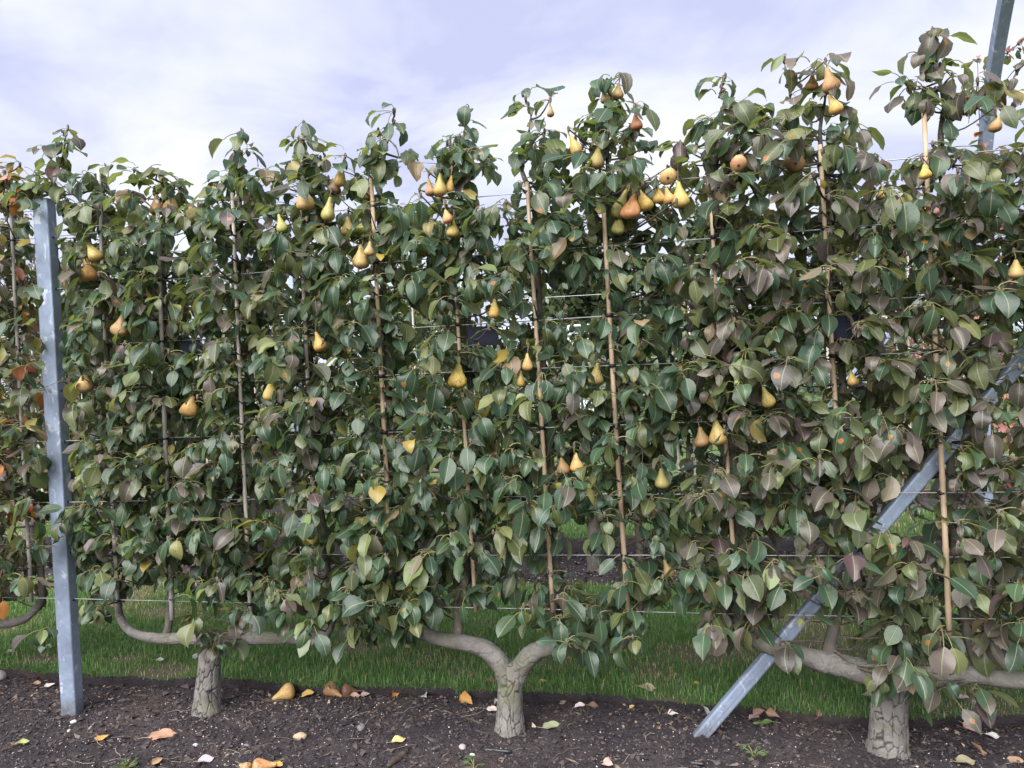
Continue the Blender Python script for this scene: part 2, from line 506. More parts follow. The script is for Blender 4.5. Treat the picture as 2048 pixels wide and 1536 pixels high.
def dry_leaf_material():
    g = G('fallen_leaf')
    oi = g.n('ShaderNodeObjectInfo'); p = g.obj()
    uvn = g.n('ShaderNodeTexCoord').outputs['UV']
    sx = g.n('ShaderNodeSeparateXYZ'); g.l(uvn, sx.inputs[0])
    au = g.math('ABSOLUTE', g.math('SUBTRACT', sx.outputs[0], 0.5))
    c = g.mix(g.mapr(g.noise(p, 34, 4, 0.6), 0.45, 0.72, 0, 0.9), oi.outputs['Color'], g.mix(0.75, oi.outputs['Color'], (0.11, 0.065, 0.04)))
    c = g.mix(g.mapr(au, 0.012, 0.03, 0.5, 0), c, (0.45, 0.36, 0.22))
    g.bsdf(c, 0.65, 0, 0.25, g.bump(g.noise(p, 60, 3), 0.4, 0.005))
    return g.m
M['dry'] = dry_leaf_material()
g = G('wood_chunk'); p = g.obj(); g.bsdf(g.ramp(g.noise(g.scale(p, (0.2, 1, 1)), 60, 4), [(0.3, (0.028, 0.02, 0.018)), (0.7, (0.085, 0.062, 0.052))]), 0.95, 0, 0.15, g.bump(g.noise(g.scale(p, (0.2, 1, 1)), 80, 4), 0.6, 0.006)); M['chunk'] = g.m
g = G('white_paint'); p = g.obj(); g.bsdf(g.ramp(g.noise(p, 2, 4), [(0.3, (0.48, 0.50, 0.54)), (0.7, (0.62, 0.64, 0.67))]), 0.5); M['white'] = g.m
g = G('glass_pane'); p = g.obj(); g.bsdf(g.ramp(g.noise(p, 0.8, 3), [(0.3, (0.10, 0.13, 0.13)), (0.7, (0.20, 0.24, 0.25))]), 0.2, 0, 0.4); M['pane'] = g.m

# ================================================================== GROUND
EDGE_PX = [(-600, 1335), (0, 1345), (300, 1358), (600, 1375), (800, 1380), (1100, 1385), (1400, 1412), (1700, 1440), (2048, 1440), (2600, 1455)]
_e = sorted(on_ground(x, y, 0.03) for x, y in EDGE_PX)
EU, EW = np.array([q[0] for q in _e]), np.array([q[1] for q in _e])
def lawn_edge(u):
    return np.interp(u, EU, EW) + 0.09 * (fbm(u * 3.1, u * 0 + 4.2, 4, 0.65) - 0.5) + 0.035 * (fbm(u * 21, u * 0 + 1.2, 3, 0.65) - 0.5)
def soil_h(u, w):
    u = np.asarray(u, dtype=float); w = np.asarray(w, dtype=float)
    h = 0.05 * (fbm(u * 1.7 + 9, w * 1.7, 2) - 0.5)
    h = h + 0.022 * (fbm(u * 9, w * 9 + 3, 3, 0.6) - 0.5)
    c = fbm(u * 38 + 2, w * 38, 3, 0.6)
    h = h + 0.017 * (np.abs(c - 0.5) * 2) ** 0.8
    h = h + 0.008 * (fbm(u * 95, w * 95, 2) - 0.5)
    return h - 0.005
def put(u, w, dz=0.0):
    return pt(u, w, float(soil_h(u, w)) + dz)
def grid_mesh(name, us, ws, hfun, mat, ufun=None, tfun=None):
    Ug, Wg = np.meshgrid(us, ws, indexing='ij')
    if ufun is not None: Wg = ufun(Ug, Wg)
    Z = hfun(Ug, Wg)
    V = P0 + Ug[..., None] * UD + Wg[..., None] * ND + Z[..., None] * np.array([0, 0, 1.0])
    n, k = Ug.shape
    idx = np.arange(n * k).reshape(n, k)
    Q = np.stack([idx[:-1, :-1], idx[1:, :-1], idx[1:, 1:], idx[:-1, 1:]], -1).reshape(-1, 4)
    ti_ = None
    if tfun is not None:
        k_ = tfun(Ug, Wg).reshape(-1, 1); ti_ = np.concatenate([k_, k_, k_, np.ones_like(k_)], 1)
    return new_mesh(name, V.reshape(-1, 3), [Q], mat, tint=ti_)
us = np.concatenate([np.linspace(-14, -3.7, 20), np.arange(-3.6, 2.9, 0.008), np.linspace(3.0, 14, 22)])
ws = np.concatenate([np.linspace(-12, -1.0, 14), np.arange(-0.9, 0.42, 0.008)])
tag(link('soil_bed', grid_mesh('soil_bed', us, ws, soil_h, M['soil'])), kind='structure')
# base sheet to the horizon
def plane_strip(name, u0, u1, w0, w1, z, mat):
    V = [pt(u0, w0, z), pt(u1, w0, z), pt(u1, w1, z), pt(u0, w1, z)]
    return tag(link(name, new_mesh(name, V, [np.array([[0, 1, 2, 3]])], mat)), kind='structure')
plane_strip('ground', -600, 600, -400, 900, -0.09, M['turf'])
# first lawn strip with its cut edge towards the bed
ue = np.concatenate([np.linspace(-14, -5, 16), np.arange(-4.9, 3.6, 0.02), np.linspace(3.7, 14, 16)])
tt = np.linspace(0, 1, 46)
def lawn_w(Ug, Tg): return lawn_edge(Ug) + Tg * (2.02 + 0.08 * (fbm(Ug * 2.3, Ug * 0 + 8, 3) - 0.5) - lawn_edge(Ug))
def lawn_h(Ug, Wg): return 0.042 + 0.014 * (fbm(Ug * 4, Wg * 4, 3) - 0.5)
WORN = [(on_ground(x, y, .04), r) for x, y, r in [(700, 1300, .22), (330, 1345, .20), (1420, 1310, .28), (1990, 1300, .40), (250, 1320, .12), (640, 1200, .3), (80, 1320, .15), (1330, 1405, .12), (330, 1225, .25), (1850, 1190, .4)]]
def worn_at(u, w):
    k = np.zeros_like(u)
    for (cu, cw), rr in WORN:
        d = np.hypot(u - cu, (w - cw) * 1.6) / rr
        k = np.maximum(k, np.clip(1.25 - d + 0.6 * (fbm(u * 9, w * 9, 2) - 0.5), 0, 1))
    return np.maximum(k, np.clip((fbm(u * 1.6 + 5, w * 1.6, 3) - 0.54) * 4, 0, 0.8))
lawn = tag(link('lawn', grid_mesh('lawn', ue, tt, lawn_h, M['turf'], lawn_w, worn_at)), kind='structure')
Eu = lawn_edge(ue)
rows = []
for dz, dw in ((0.0, 0.0), (-0.018, -0.006), (-0.04, 0.004), (-0.09, 0.0)):
    jit = 0.012 * (fbm(ue * 30 + dz * 300, ue * 0 + dz * 90, 2) - 0.5)
    top = lawn_h(ue, Eu)
    rows.append(P0 + ue[:, None] * UD + (Eu + dw + jit * (dz < 0))[:, None] * ND + (top + dz)[:, None] * np.array([0, 0, 1.0]))
V = np.stack(rows, 1); k = V.shape[1]; idx = np.arange(len(ue) * k).reshape(len(ue), k)
Q = np.stack([idx[:-1, :-1], idx[:-1, 1:], idx[1:, 1:], idx[1:, :-1]], -1).reshape(-1, 4)
link('cut_edge', new_mesh('cut_edge', V.reshape(-1, 3), [Q], M['soil']), parent=lawn)
# second bed, far lawn, third bed
def bed2_h(u, w): return 0.015 + 0.05 * (fbm(u * 5, w * 5 + 40, 4, 0.6) - 0.5) + 0.03 * (fbm(u * 22, w * 22, 2) - 0.5) + 0.07 * np.clip((w - 3.02) / 0.14, 0, 1)
tag(link('soil_bed_2', grid_mesh('soil_bed_2', np.arange(-8, 6, 0.035), np.arange(1.9, 3.34, 0.035), bed2_h, M['soil'])), kind='structure')
uf = np.concatenate([np.linspace(-300, -12, 12), np.arange(-11, 9, 0.3), np.linspace(10, 300, 12)])
wf = np.concatenate([np.arange(3.2, 12, 0.3), np.linspace(13, 500, 20)])
tag(link('lawn_2', grid_mesh('lawn_2', uf, wf, lawn_h, M['turf'], lambda a, b: b + (b < 3.3) * 0.12 * (fbm(a * 2, a * 0, 3) - 0.5))), kind='structure')
def bed3_h(u, w): return 0.055 + 0.03 * (fbm(u * 5, w * 5 + 40, 3, 0.6) - 0.5)
tag(link('soil_bed_3', grid_mesh('soil_bed_3', np.arange(-12, 8, 0.1), np.arange(4.6, 5.75, 0.1), bed3_h, M['soil'])), kind='structure')

# ---- grass blades
def blades(n, u0, u1, w0f, w1, hmin, hmax, wid, seed, name, parent, hf=lawn_h):
    r = np.random.default_rng(seed)
    u = r.uniform(u0, u1, n)
    a = w0f(u) if callable(w0f) else np.full(n, w0f)
    w = a - 0.012 + (w1 - a) * r.random(n)
    worn = worn_at(u, w)
    keep = r.random(n) > worn * 0.72
    u, w, worn, a = u[keep], w[keep], worn[keep], a[keep]; n = len(u)
    h = r.uniform(hmin, hmax, n) * (1 - 0.5 * worn) * (0.7 + 0.7 * fbm(u * 3, w * 3 + 9, 2))
    az = r.uniform(0, 2 * np.pi, n); lean = np.abs(r.normal(0.4, 0.35, n))
    edge = (w - a) < 0.02
    az = np.where(edge & (r.random(n) < 0.6), r.normal(-np.pi / 2, 0.5, n), az); lean = np.where(edge, lean + 0.6, lean)
    ca, sa = np.cos(az), np.sin(az)
    b = P0 + u[:, None] * UD + w[:, None] * ND + (hf(u, w) - 0.004)[:, None] * np.array([0, 0, 1.0])
    dirv = ca[:, None] * UD + sa[:, None] * ND
    side = -sa[:, None] * UD + ca[:, None] * ND
    ww = (wid * r.uniform(0.6, 1.3, n))[:, None]
    z = np.array([0, 0, 1.0])
    mid = b + z * (h * 0.6)[:, None] + dirv * (h * lean * 0.35)[:, None]
    tip = b + z * (h * np.clip(1.05 - lean * 0.45, 0.1, 1))[:, None] + dirv * (h * lean * 1.0)[:, None]
    V = np.stack([b - side * ww, b + side * ww, mid + side * ww * 0.8, mid - side * ww * 0.8, tip], 1)
    base = np.arange(n) * 5
    Q = base[:, None] + np.array([0, 1, 2, 3]); T = base[:, None] + np.array([3, 2, 4])
    gcol = np.array([[0.044, 0.094, 0.024], [0.066, 0.132, 0.035], [0.092, 0.158, 0.052], [0.056, 0.108, 0.044], [0.24, 0.205, 0.115], [0.14, 0.155, 0.075]])
    pr = r.random(n)
    ci = np.select([pr < .28, pr < .58, pr < .76, pr < .92, pr < .96], [0, 1, 2, 3, 4], 5)
    dry = r.random(n) < worn * 0.7
    ci = np.where(dry, 4, ci)
    c = gcol[ci] * r.uniform(1.3, 2.4, n)[:, None]
    tint = np.repeat(np.concatenate([c, np.ones((n, 1))], 1), 5, 0)
    o = link(name, new_mesh(name, V.reshape(-1, 3), [Q, T], M['grass'], tint=tint), parent)
    return o
tag(blades(135000, -4.6, 3.2, lawn_edge, 2.0, 0.022, 0.058, 0.0016, 21, 'grass', None), 'short green lawn grass between the first and second tree rows', 'grass', kind='stuff')
tag(blades(42000, -7.5, 4.6, 3.22, 4.6, 0.03, 0.07, 0.003, 22, 'grass', None), 'lawn grass behind the second tree row', 'grass', kind='stuff')

# ---- crumbs of soil, bark chips, grit, root fibres
def scatter_pieces(n, seed, smin, smax, flat, cols, name, mat, label, cat, elong=1.0, sink=0.35, ur=(-3.3, 2.7), wr=(-0.8, 0.27), clump=None):
    r = np.random.default_rng(seed)
    u = r.uniform(*ur, n); w = r.uniform(*wr, n)
    if clump is not None:
        keep = r.random(n) < np.clip((fbm(u * clump, w * clump + 31, 3) - 0.42) * 5, 0.06, 1)
        u, w = u[keep], w[keep]
    keep = w < lawn_edge(u) - 0.005
    u, w = u[keep], w[keep]; n = len(u)
    s = np.exp(r.uniform(np.log(smin), np.log(smax), n) * 1.0)
    s = np.where(r.random(n) < 0.75, np.minimum(s, (smin * smax) ** 0.5), s)
    oc = np.array([[1, 0, 0], [-1, 0, 0], [0, 1, 0], [0, -1, 0], [0, 0, 1], [0, 0, -1.0]])
    F = np.array([[0, 2, 4], [2, 1, 4], [1, 3, 4], [3, 0, 4], [2, 0, 5], [1, 2, 5], [3, 1, 5], [0, 3, 5]])
    V = oc[None] * r.uniform(0.6, 1.25, (n, 6, 1)) + r.normal(0, 0.22, (n, 6, 3))
    V[..., 0] *= np.where(r.random(n) < 0.5, elong, 1.0)[:, None]
    V[..., 2] *= flat
    V *= s[:, None, None]
    az = r.uniform(0, 2 * np.pi, n); ti = r.normal(0, 0.35, n)
    ct, st = np.cos(ti)[:, None], np.sin(ti)[:, None]
    x, z = V[..., 0] * ct - V[..., 2] * st, V[..., 0] * st + V[..., 2] * ct
    y = V[..., 1]
    c, sn = np.cos(az)[:, None], np.sin(az)[:, None]
    X, Y = x * c - y * sn, x * sn + y * c
    P = P0 + u[:, None] * UD + w[:, None] * ND + (soil_h(u, w) + s * flat * (1 - 2 * sink) * 0.8)[:, None] * np.array([0, 0, 1.0])
    V = np.stack([X, Y, z], -1) + P[:, None, :]
    cols = np.array(cols)
    cc = cols[r.integers(0, len(cols), n)] * r.uniform(0.85, 1.5, (n, 1))
    tint = np.repeat(np.concatenate([cc, np.ones((n, 1))], 1), 6, 0)
    T = (np.arange(n) * 6)[:, None, None] + F[None]
    return tag(link(name, new_mesh(name, V.reshape(-1, 3), [T.reshape(-1, 3)], mat, tint=tint, smooth=False)), label, cat, kind='stuff')
SOILC = [(0.024, 0.020, 0.022), (0.044, 0.037, 0.040), (0.060, 0.048, 0.049), (0.032, 0.027, 0.030), (0.080, 0.065, 0.064)]
scatter_pieces(15000, 31, 0.003, 0.017, 0.7, SOILC, 'soil_crumbs', M['crumb'], 'loose dark crumbs of soil on the bed', 'soil', sink=0.3)
scatter_pieces(3800, 32, 0.004, 0.014, 0.3, SOILC + [(0.12, 0.09, 0.075), (0.16, 0.125, 0.105)], 'bark_chips', M['crumb'], 'brown bark chips strewn over the dark soil', 'bark chips', elong=2.6, sink=0.15)
scatter_pieces(3200, 33, 0.0016, 0.0052, 0.8, [(0.55, 0.53, 0.52), (0.42, 0.39, 0.37), (0.62, 0.59, 0.56), (0.33, 0.29, 0.27)], 'white_grit', M['stone'], 'fine white grit scattered in the soil', 'grit', sink=0.2, clump=2.2)
scatter_pieces(1500, 36, 0.005, 0.013, 0.12, [(0.16, 0.10, 0.07), (0.24, 0.17, 0.12), (0.10, 0.07, 0.055), (0.32, 0.25, 0.19)], 'leaf_litter', M['crumb'], 'brown scraps of leaf litter along the lawn edge', 'leaf litter', elong=1.7, sink=0.0, wr=(0.02, 0.27), clump=3.1)
scatter_pieces(260, 37, 0.012, 0.028, 0.6, SOILC, 'soil_clods', M['crumb'], 'larger dark clods lying on the front bed', 'soil', sink=0.35, clump=1.6)
scatter_pieces(7000, 34, 0.006, 0.024, 0.7, SOILC + [(0.2, 0.18, 0.17)], 'soil_crumbs', M['crumb'], 'coarse soil crumbs on the bed of the second tree row', 'soil', sink=0.2, ur=(-5.5, 3.6), wr=(-1.45, -0.35))
scatter_pieces(1500, 38, 0.003, 0.008, 0.8, [(0.5, 0.48, 0.47), (0.38, 0.35, 0.33)], 'white_grit', M['stone'], 'white grit on the bed of the second tree row', 'grit', sink=0.1, ur=(-5.5, 3.6), wr=(-1.45, -0.35), clump=2.2)
# move that last scatter onto the second bed
for nm_ in ('soil_crumbs.001', 'white_grit.001'):
    bpy.data.objects[nm_].location = tuple(ND * 3.4 + np.array([0, 0, .022]))
mb = MB(); rr = np.random.default_rng(35)
for i in range(330):
    u, w = rr.uniform(-3.2, 2.6), rr.uniform(-0.75, 0.2)
    if w > lawn_edge(np.array([u]))[0] - 0.02: continue
    L = rr.uniform(0.03, 0.16); a = rr.uniform(0, 2 * math.pi); kk = rr.normal(0, 9)
    P = []
    for j in range(6):
        P.append(pt(u, w, float(soil_h(u, w)) + rr.uniform(0.001, 0.007)))
        u += math.cos(a) * L / 5; w += math.sin(a) * L / 5; a += kk * L / 5 + rr.normal(0, 0.25)
    V, Q, T, uv = tube(P, rr.uniform(0.0006, 0.0016), 3, False)
    c = random.choice([(0.22, 0.16, 0.12), (0.14, 0.10, 0.08), (0.30, 0.25, 0.20), (0.09, 0.065, 0.055)])
    mb.add(V, Q, None, uv, (*c, 1))
tag(link('root_fibres', mb.mesh('root_fibres', M['crumb'])), 'thin pale root fibres lying on the soil', 'roots', kind='stuff')

# ================================================================== TRELLIS STEEL
def channel(profile, thick, z0, z1, xf=None):
    """open folded profile (n,2), walls of a given thickness, from z0 to z1"""
    Pf = np.asarray(profile, dtype=float)
    T = np.gradient(Pf, axis=0); T /= np.linalg.norm(T, axis=1)[:, None]
    Nn = np.stack([T[:, 1], -T[:, 0]], 1)
    A, B = Pf + Nn * thick / 2, Pf - Nn * thick / 2
    n = len(Pf)
    def lay(z): return np.concatenate([np.c_[A, np.full(n, z)], np.c_[B, np.full(n, z)]])
    V = np.concatenate([lay(z0), lay(z1)])
    a0, b0, a1, b1 = np.arange(n), np.arange(n) + n, np.arange(n) + 2 * n, np.arange(n) + 3 * n
    Q = []
    for i in range(n - 1):
        Q += [(a0[i], a0[i + 1], a1[i + 1], a1[i]), (b0[i + 1], b0[i], b1[i], b1[i + 1]), (a1[i], a1[i + 1], b1[i + 1], b1[i]), (a0[i + 1], a0[i], b0[i], b0[i + 1])]
    Q += [(a0[0], a1[0], b1[0], b0[0]), (a0[-1], b0[-1], b1[-1], a1[-1])]
    if xf is not None: V = V @ xf.T
    return V, np.array(Q)
def rounded(pts, r=0.006, n=3):
    pts = [np.asarray(p, dtype=float) for p in pts]; out = [pts[0]]
    for a, b, c in zip(pts, pts[1:], pts[2:]):
        d1 = (a - b) / np.linalg.norm(a - b); d2 = (c - b) / np.linalg.norm(c - b)
        p1, p2 = b + d1 * r, b + d2 * r
        for k in range(n + 1):
            t = k / n
            out.append((1 - t) ** 2 * p1 + 2 * t * (1 - t) * b + t * t * p2)
    return np.array(out + [pts[-1]])
WIRE_Z = [0.54, 0.77, 1.015, 1.305, 1.55, 1.755, 2.04, 2.285]
C_POST = rounded([(-0.022, 0.05), (-0.04, 0.05), (-0.04, -0.004), (0.04, -0.004), (0.04, 0.05), (0.022, 0.05)])
ROTU = np.array([[UD[0], ND[0], 0], [UD[1], ND[1], 0], [0, 0, 1.0]])
def steel_post(u, w, h, label, group=None):
    o = thing('steel_post', pt(u, w, 0), label, 'post', group)
    V, Q = channel(C_POST, 0.004, -0.3, h, ROTU)
    me = new_mesh('channel', V, [Q], M['steel'], smooth=False)
    ch = link('channel', me, o)
    for z in WIRE_Z:
        if z < h - 0.05:
            p = UD * 0.0425 + ND * 0.02 + np.array([0, 0, z])
            V, Q, T, uv = tube([p - UD * 0.004, p + UD * 0.0016], 0.006, 8)
            link('dark_hole_disc', new_mesh('dark_hole_disc', V, [Q, T], M['black']), ch)  # black disc painted for the shade inside an uncut wire hole
    return o
PU = on_row(107, 900, -0.079)[0]
steel_post(PU, -0.075, 2.468, 'galvanised steel post standing in the soil at the end of the front tree row')
steel_post(-2.36, 2.55, 2.45, 'galvanised steel post in the second tree row, seen through the leaves')
def brace(p0, p1, label):
    o = thing('steel_brace', p0, label, 'brace')
    d = p1 - p0; L = np.linalg.norm(d); d /= L
    y = ND.copy(); x = np.cross(y, d); x /= np.linalg.norm(x)
    xf = np.stack([x, y, d], 1)
    V, Q = channel(rounded([(-0.024, 0.03), (-0.024, -0.004), (0.024, -0.004), (0.024, 0.03)], 0.006), 0.005, -0.12, L, xf)
    link('channel', new_mesh('channel', V, [Q], M['steel'], smooth=False), o)
    ridge, Q2 = box(np.array([0, -0.0075, L / 2]), (0.0035, 0, 0), (0, 0.0025, 0), (0, 0, L / 2))
    link('rib', new_mesh('rib', ridge @ xf.T, [Q2], M['steel'], smooth=False), o)
    return o
b0 = np.array(on_row(1397, 1480, -0.01)); b1 = np.array(on_row(2046, 722, -0.01))
bd = (b1 - b0) / np.linalg.norm(b1 - b0)
be = b0 + bd * 2.6
brace(pt(b0[0], -0.01, b0[1]), pt(be[0], -0.01, be[1]), 'galvanised steel brace slanting up out of the soil through the bronze-leaved tree')
steel_post(be[0] + 0.03, -0.03, 2.468, 'galvanised steel post that the slanting brace leans on, past the bronze-leaved tree')
r0 = np.array(on_row(1395, 1123, 2.5)); r1 = np.array(on_row(1618, 858, 2.5)); rd = (r1 - r0) / np.linalg.norm(r1 - r0)
r0 = r0 - rd * (r0[1] / rd[1]); re_ = r0 + rd * 2.5
brace(pt(r0[0], 2.5, r0[1]), pt(re_[0], 2.5, re_[1]), 'galvanised steel brace of the second tree row, glimpsed between leaves')
# arching steel post behind, at the right end of the second row
ua, za = on_row(1968, 900, 2.45)
A0 = pt(ua, 2.45, 0)
path = [A0 - np.array([0, 0, .3]), A0 + np.array([0, 0, 1.0]), A0 + np.array([0, 0, 2.2]), at_dist(1974, 260, 4.85), at_dist(1988, 140, 4.6), at_dist(2012, 0, 4.3), at_dist(2050, -190, 3.9), at_dist(2110, -420, 3.4)]
P = smooth_path(path, 6)
def sweep_rect(P, ref, hw, hd):
    T = np.gradient(P, axis=0); T /= np.linalg.norm(T, axis=1)[:, None]
    V = []
    for p, t in zip(P, T):
        x = ref - t * (ref @ t); x /= np.linalg.norm(x); y = np.cross(t, x)
        bv = 0.006
        for a, b in ((-hw + bv, -hd), (hw - bv, -hd), (hw, -hd + bv), (hw, hd - bv), (hw - bv, hd), (-hw + bv, hd), (-hw, hd - bv), (-hw, -hd + bv)):
            V.append(p + x * a + y * b)
    n = len(P); idx = np.arange(n * 8).reshape(n, 8)
    A = idx[:-1]; D = idx[1:]
    Q = np.stack([A, np.roll(A, -1, 1), np.roll(D, -1, 1), D], -1).reshape(-1, 4)
    return np.array(V), Q
V, Q = sweep_rect(P, RT0, 0.034, 0.034)
o = thing('arch_post', A0, 'tall steel post bending over into an arch behind the bronze-leaved tree', 'arch')
link('bent_tube', new_mesh('bent_tube', V - A0, [Q], M['steel'], smooth=False), o)
V, Q = box(path[2] + np.array([0, 0, .1]) - A0, RT0 * .044, ND * .044, np.array([0, 0, .05]))
link('sleeve', new_mesh('sleeve', V, [Q], M['steel'], smooth=False), o)

ORD = ['lowest', 'second lowest', 'third from the ground', 'fourth from the ground', 'fifth from the ground', 'third from the top', 'second from the top', 'topmost']
def wire(u0, u1, w, z, r, label, group, sag=0.006):
    n = 60
    uu = np.linspace(u0, u1, n)
    zz_ = z + sag * (fbm(uu * 0.8 + z * 7, uu * 0, 2) - 0.5) * 2
    P = P0 + uu[:, None] * UD + w * ND + zz_[:, None] * np.array([0, 0, 1.0])
    V, Q, T, uv = tube(P, r, 6)
    c = P[n // 2]
    return tag(link('trellis_wire', new_mesh('trellis_wire', V - c, [Q, T], M['wire']), None, tuple(c)), label, 'wire', group)
WIRE_W = -0.050
for z, od in zip(WIRE_Z, ORD):
    wire(-5.5, 4.5, WIRE_W, z, 0.0023, f'galvanised wire of the front tree row, {od}', 'training wires of the front row')
for z, od in zip(WIRE_Z, ORD):
    wire(-8.5, 6.5, 2.545, z + 0.05, 0.0026, f'galvanised wire of the second tree row, {od}', 'training wires of the second row')

# ---- bamboo canes (top pixel, bottom pixel, material, label, visible stretches in pixel y)
CANES = [
 ((22, 420), (62, 1205), 'bamboo_grey', 'weathered bamboo cane beyond the steel post, in the purple-leaved tree', [(420, 1205)]),
 ((196, 335), (235, 1228), 'bamboo_grey', 'weathered grey bamboo cane nearest the steel post in the front row', [(980, 1230), (640, 720), (470, 520)]),
 ((314, 400), (344, 1240), 'bamboo_grey', 'grey bamboo cane left of the dark label on the thin-trunked tree', [(470, 560), (590, 740), (810, 960), (1130, 1240)]),
 ((464, 385), (501, 1238), 'bamboo_pale', 'pale silvery bamboo cane standing clear beside the thin trunk', [(385, 470), (500, 720), (740, 1010), (1040, 1100), (1160, 1238)]),
 ((599, 400), (635, 1180), 'bamboo_grey', 'grey bamboo cane between the pale cane and the tan canes', [(530, 640), (690, 760)]),
 ((742, 355), (786, 1195), 'bamboo', 'tan bamboo cane of the forked tree closest to the thin-trunked tree', [(375, 480), (570, 620), (760, 960), (1130, 1160)]),
 ((903, 430), (951, 1222), 'bamboo', 'tan bamboo cane standing on the forked tree above the arm with the knotted stub', [(560, 700), (780, 960), (1090, 1215)]),
 ((1053, 365), (1107, 1224), 'bamboo', 'long tan bamboo cane tied at the wires directly over the fork', [(365, 440), (500, 690), (790, 830), (940, 1000), (1110, 1222)]),
 ((1206, 420), (1256, 1230), 'bamboo', 'tan bamboo cane over the outer end of the mossy arm of the forked tree', [(490, 560), (590, 760), (800, 960), (1020, 1140)]),
 ((1422, 395), (1470, 1150), 'bamboo', 'tan bamboo cane above the foot of the slanting brace', [(400, 540), (840, 920)]),
 ((1639, 290), (1692, 1100), 'bamboo', 'tan bamboo cane tied beside the dark label in the bronze-leaved tree', [(300, 360), (390, 470), (540, 640), (660, 840)]),
 ((1851, 225), (1896, 1268), 'bamboo', 'tan bamboo cane crossing the slanting brace, its foot hanging over the grass', [(240, 330), (640, 720), (930, 1265)]),
 ((2130, 200), (2170, 1268), 'bamboo', 'tan bamboo cane at the far end of the bronze-leaved tree', [(240, 1265)]),
]
CANE_W = -0.066
CLEAR_CANE = []
def cane_mesh(h, r, seed):
    rr = np.random.default_rng(seed)
    zs, rs = [0.0], [r]
    z = rr.uniform(0.08, 0.2)
    while z < h - 0.05:
        for dz, k in ((-0.012, 0.99), (-0.004, 1.13), (0.0, 1.03), (0.004, 1.16), (0.012, 0.98)):
            zs.append(z + dz); rs.append(r * k * (1 - 0.22 * z / h))
        z += rr.uniform(0.2, 0.34)
    zs.append(h); rs.append(r * 0.78)
    zs = np.array(zs)
    bend = 0.006 * np.sin(zs * rr.uniform(1.5, 3) + rr.uniform(0, 6))
    P = np.c_[bend, 0.5 * bend, zs]
    return tube(P, np.array(rs), 10)
def cane(p_bot, p_top, r, mat, label, group, seed, ties=(), w=0):
    o = thing('bamboo_cane', p_bot, label, 'cane', group)
    d = p_top - p_bot; L = np.linalg.norm(d)
    V, Q, T, uv = cane_mesh(L, r, seed)
    rot = np.array(Vector(d / L).to_track_quat('Z', 'Y').to_matrix())
    po = link('pole', new_mesh('pole', V @ rot.T, [Q, T], M[mat], uv), o)
    for z in ties:
        t = (z - p_bot[2]) / d[2]
        if 0.02 < t < 0.98:
            c = d * t
            V, Q, T, uv = tube([c - np.array([0, 0, .007]), c - np.array([0, 0, .003]), c + np.array([0, 0, .004]), c + np.array([0, 0, .008])], [r * 1.05, r * 1.4, r * 1.45, r * 1.1], 9)
            k = MB(); k.add(V, Q, T, uv)
            a = rng.uniform(-0.6, 0.6)
            e1 = c + UD * r * 1.2 * np.sign(a) - ND * r * 0.8
            V, Q, T, uv = tube([c - ND * r * 1.2, e1, e1 + UD * 0.02 * a - ND * 0.008 + np.array([0, 0, rng.uniform(-.015, .01)])], 0.0018, 4)
            k.add(V, Q, T, uv)
            link('tie', k.mesh('tie', M['black']), po)
    return o
for i, (a, b, mat, lab, vis) in enumerate(CANES):
    ua_, za_ = on_row(*a, CANE_W); ub_, zb_ = on_row(*b, CANE_W)
    tz = [z for k, z in enumerate(WIRE_Z) if (i * 3 + k * 5) % 7 < 5]
    cane(pt(ub_, CANE_W, zb_), pt(ua_, CANE_W, za_), 0.0103 + 0.0010 * ((i * 7) % 3 - 1), mat, lab, None, 100 + i, tz)
    for y0, y1 in vis:
        f0 = (y0 - a[1]) / (b[1] - a[1]); f1 = (y1 - a[1]) / (b[1] - a[1])
        CLEAR_CANE.append((ua_ + (ub_ - ua_) * (f0 + f1) / 2, za_ + (zb_ - za_) * f1, za_ + (zb_ - za_) * f0))

# ---- dark plant labels hanging from the wires
PLATES = [(381, 690, 0.105, 0.062, 5, 'small dark plant label hanging from a wire on the thin-trunked tree'),
          (966, 672, 0.135, 0.082, 5, 'dark plant label hanging from a wire on the forked tree'),
          (1692, 655, 0.13, 0.085, 5, 'dark plant label hanging beside the cane of the bronze-leaved tree')]
CLEAR = []      # (u, z, w, half u, half z)
def plate(x, y, wd, ht, wi, label):
    w = -0.05
    u, z = on_row(x, y, w)
    zt = WIRE_Z[wi]
    c = pt(u, w, z)
    o = thing('plant_label', c, label, 'plant label', 'plant labels on the front row')
    bm_V, bm_Q = box((0, 0, 0), UD * wd / 2, ND * 0.0015, np.array([0, 0, ht / 2]))
    link('plate', new_mesh('plate', bm_V, [bm_Q], M['plate'], smooth=False), o)
    for s in (-1, 1):
        p = UD * s * wd * 0.42 + np.array([0, 0, ht / 2 - 0.008])
        q = UD * s * wd * 0.42 + ND * (WIRE_W - w)
        q = q + np.array([0, 0, zt - z])
        V, Q, T, uv = tube(smooth_path([p - ND * 0.003, p + np.array([0, 0, .012]), q + np.array([0, 0, 0.004]) - ND * 0.003, q + np.array([0, 0, .004]) + ND * .004, q - np.array([0, 0, .006]) + ND * .003], 3), 0.0016, 5)
        link('hook', new_mesh('hook', V, [Q, T], M['black']), o)
    CLEAR.append((u, z, w, wd * 0.42, ht * 0.40))
for a in PLATES: plate(*a)
for x, y in [(1530, 1325), (1600, 1238), (1622, 1212), (1645, 1186), (1700, 1122), (1772, 1040), (1795, 1012), (1820, 985), (1845, 955), (1870, 926), (1895, 898), (1918, 872), (1990, 788), (2015, 758), (2040, 730)]:
    q = on_row(x, y, -0.03)
    CLEAR.append((q[0], q[1], -0.03, 0.028, 0.028))

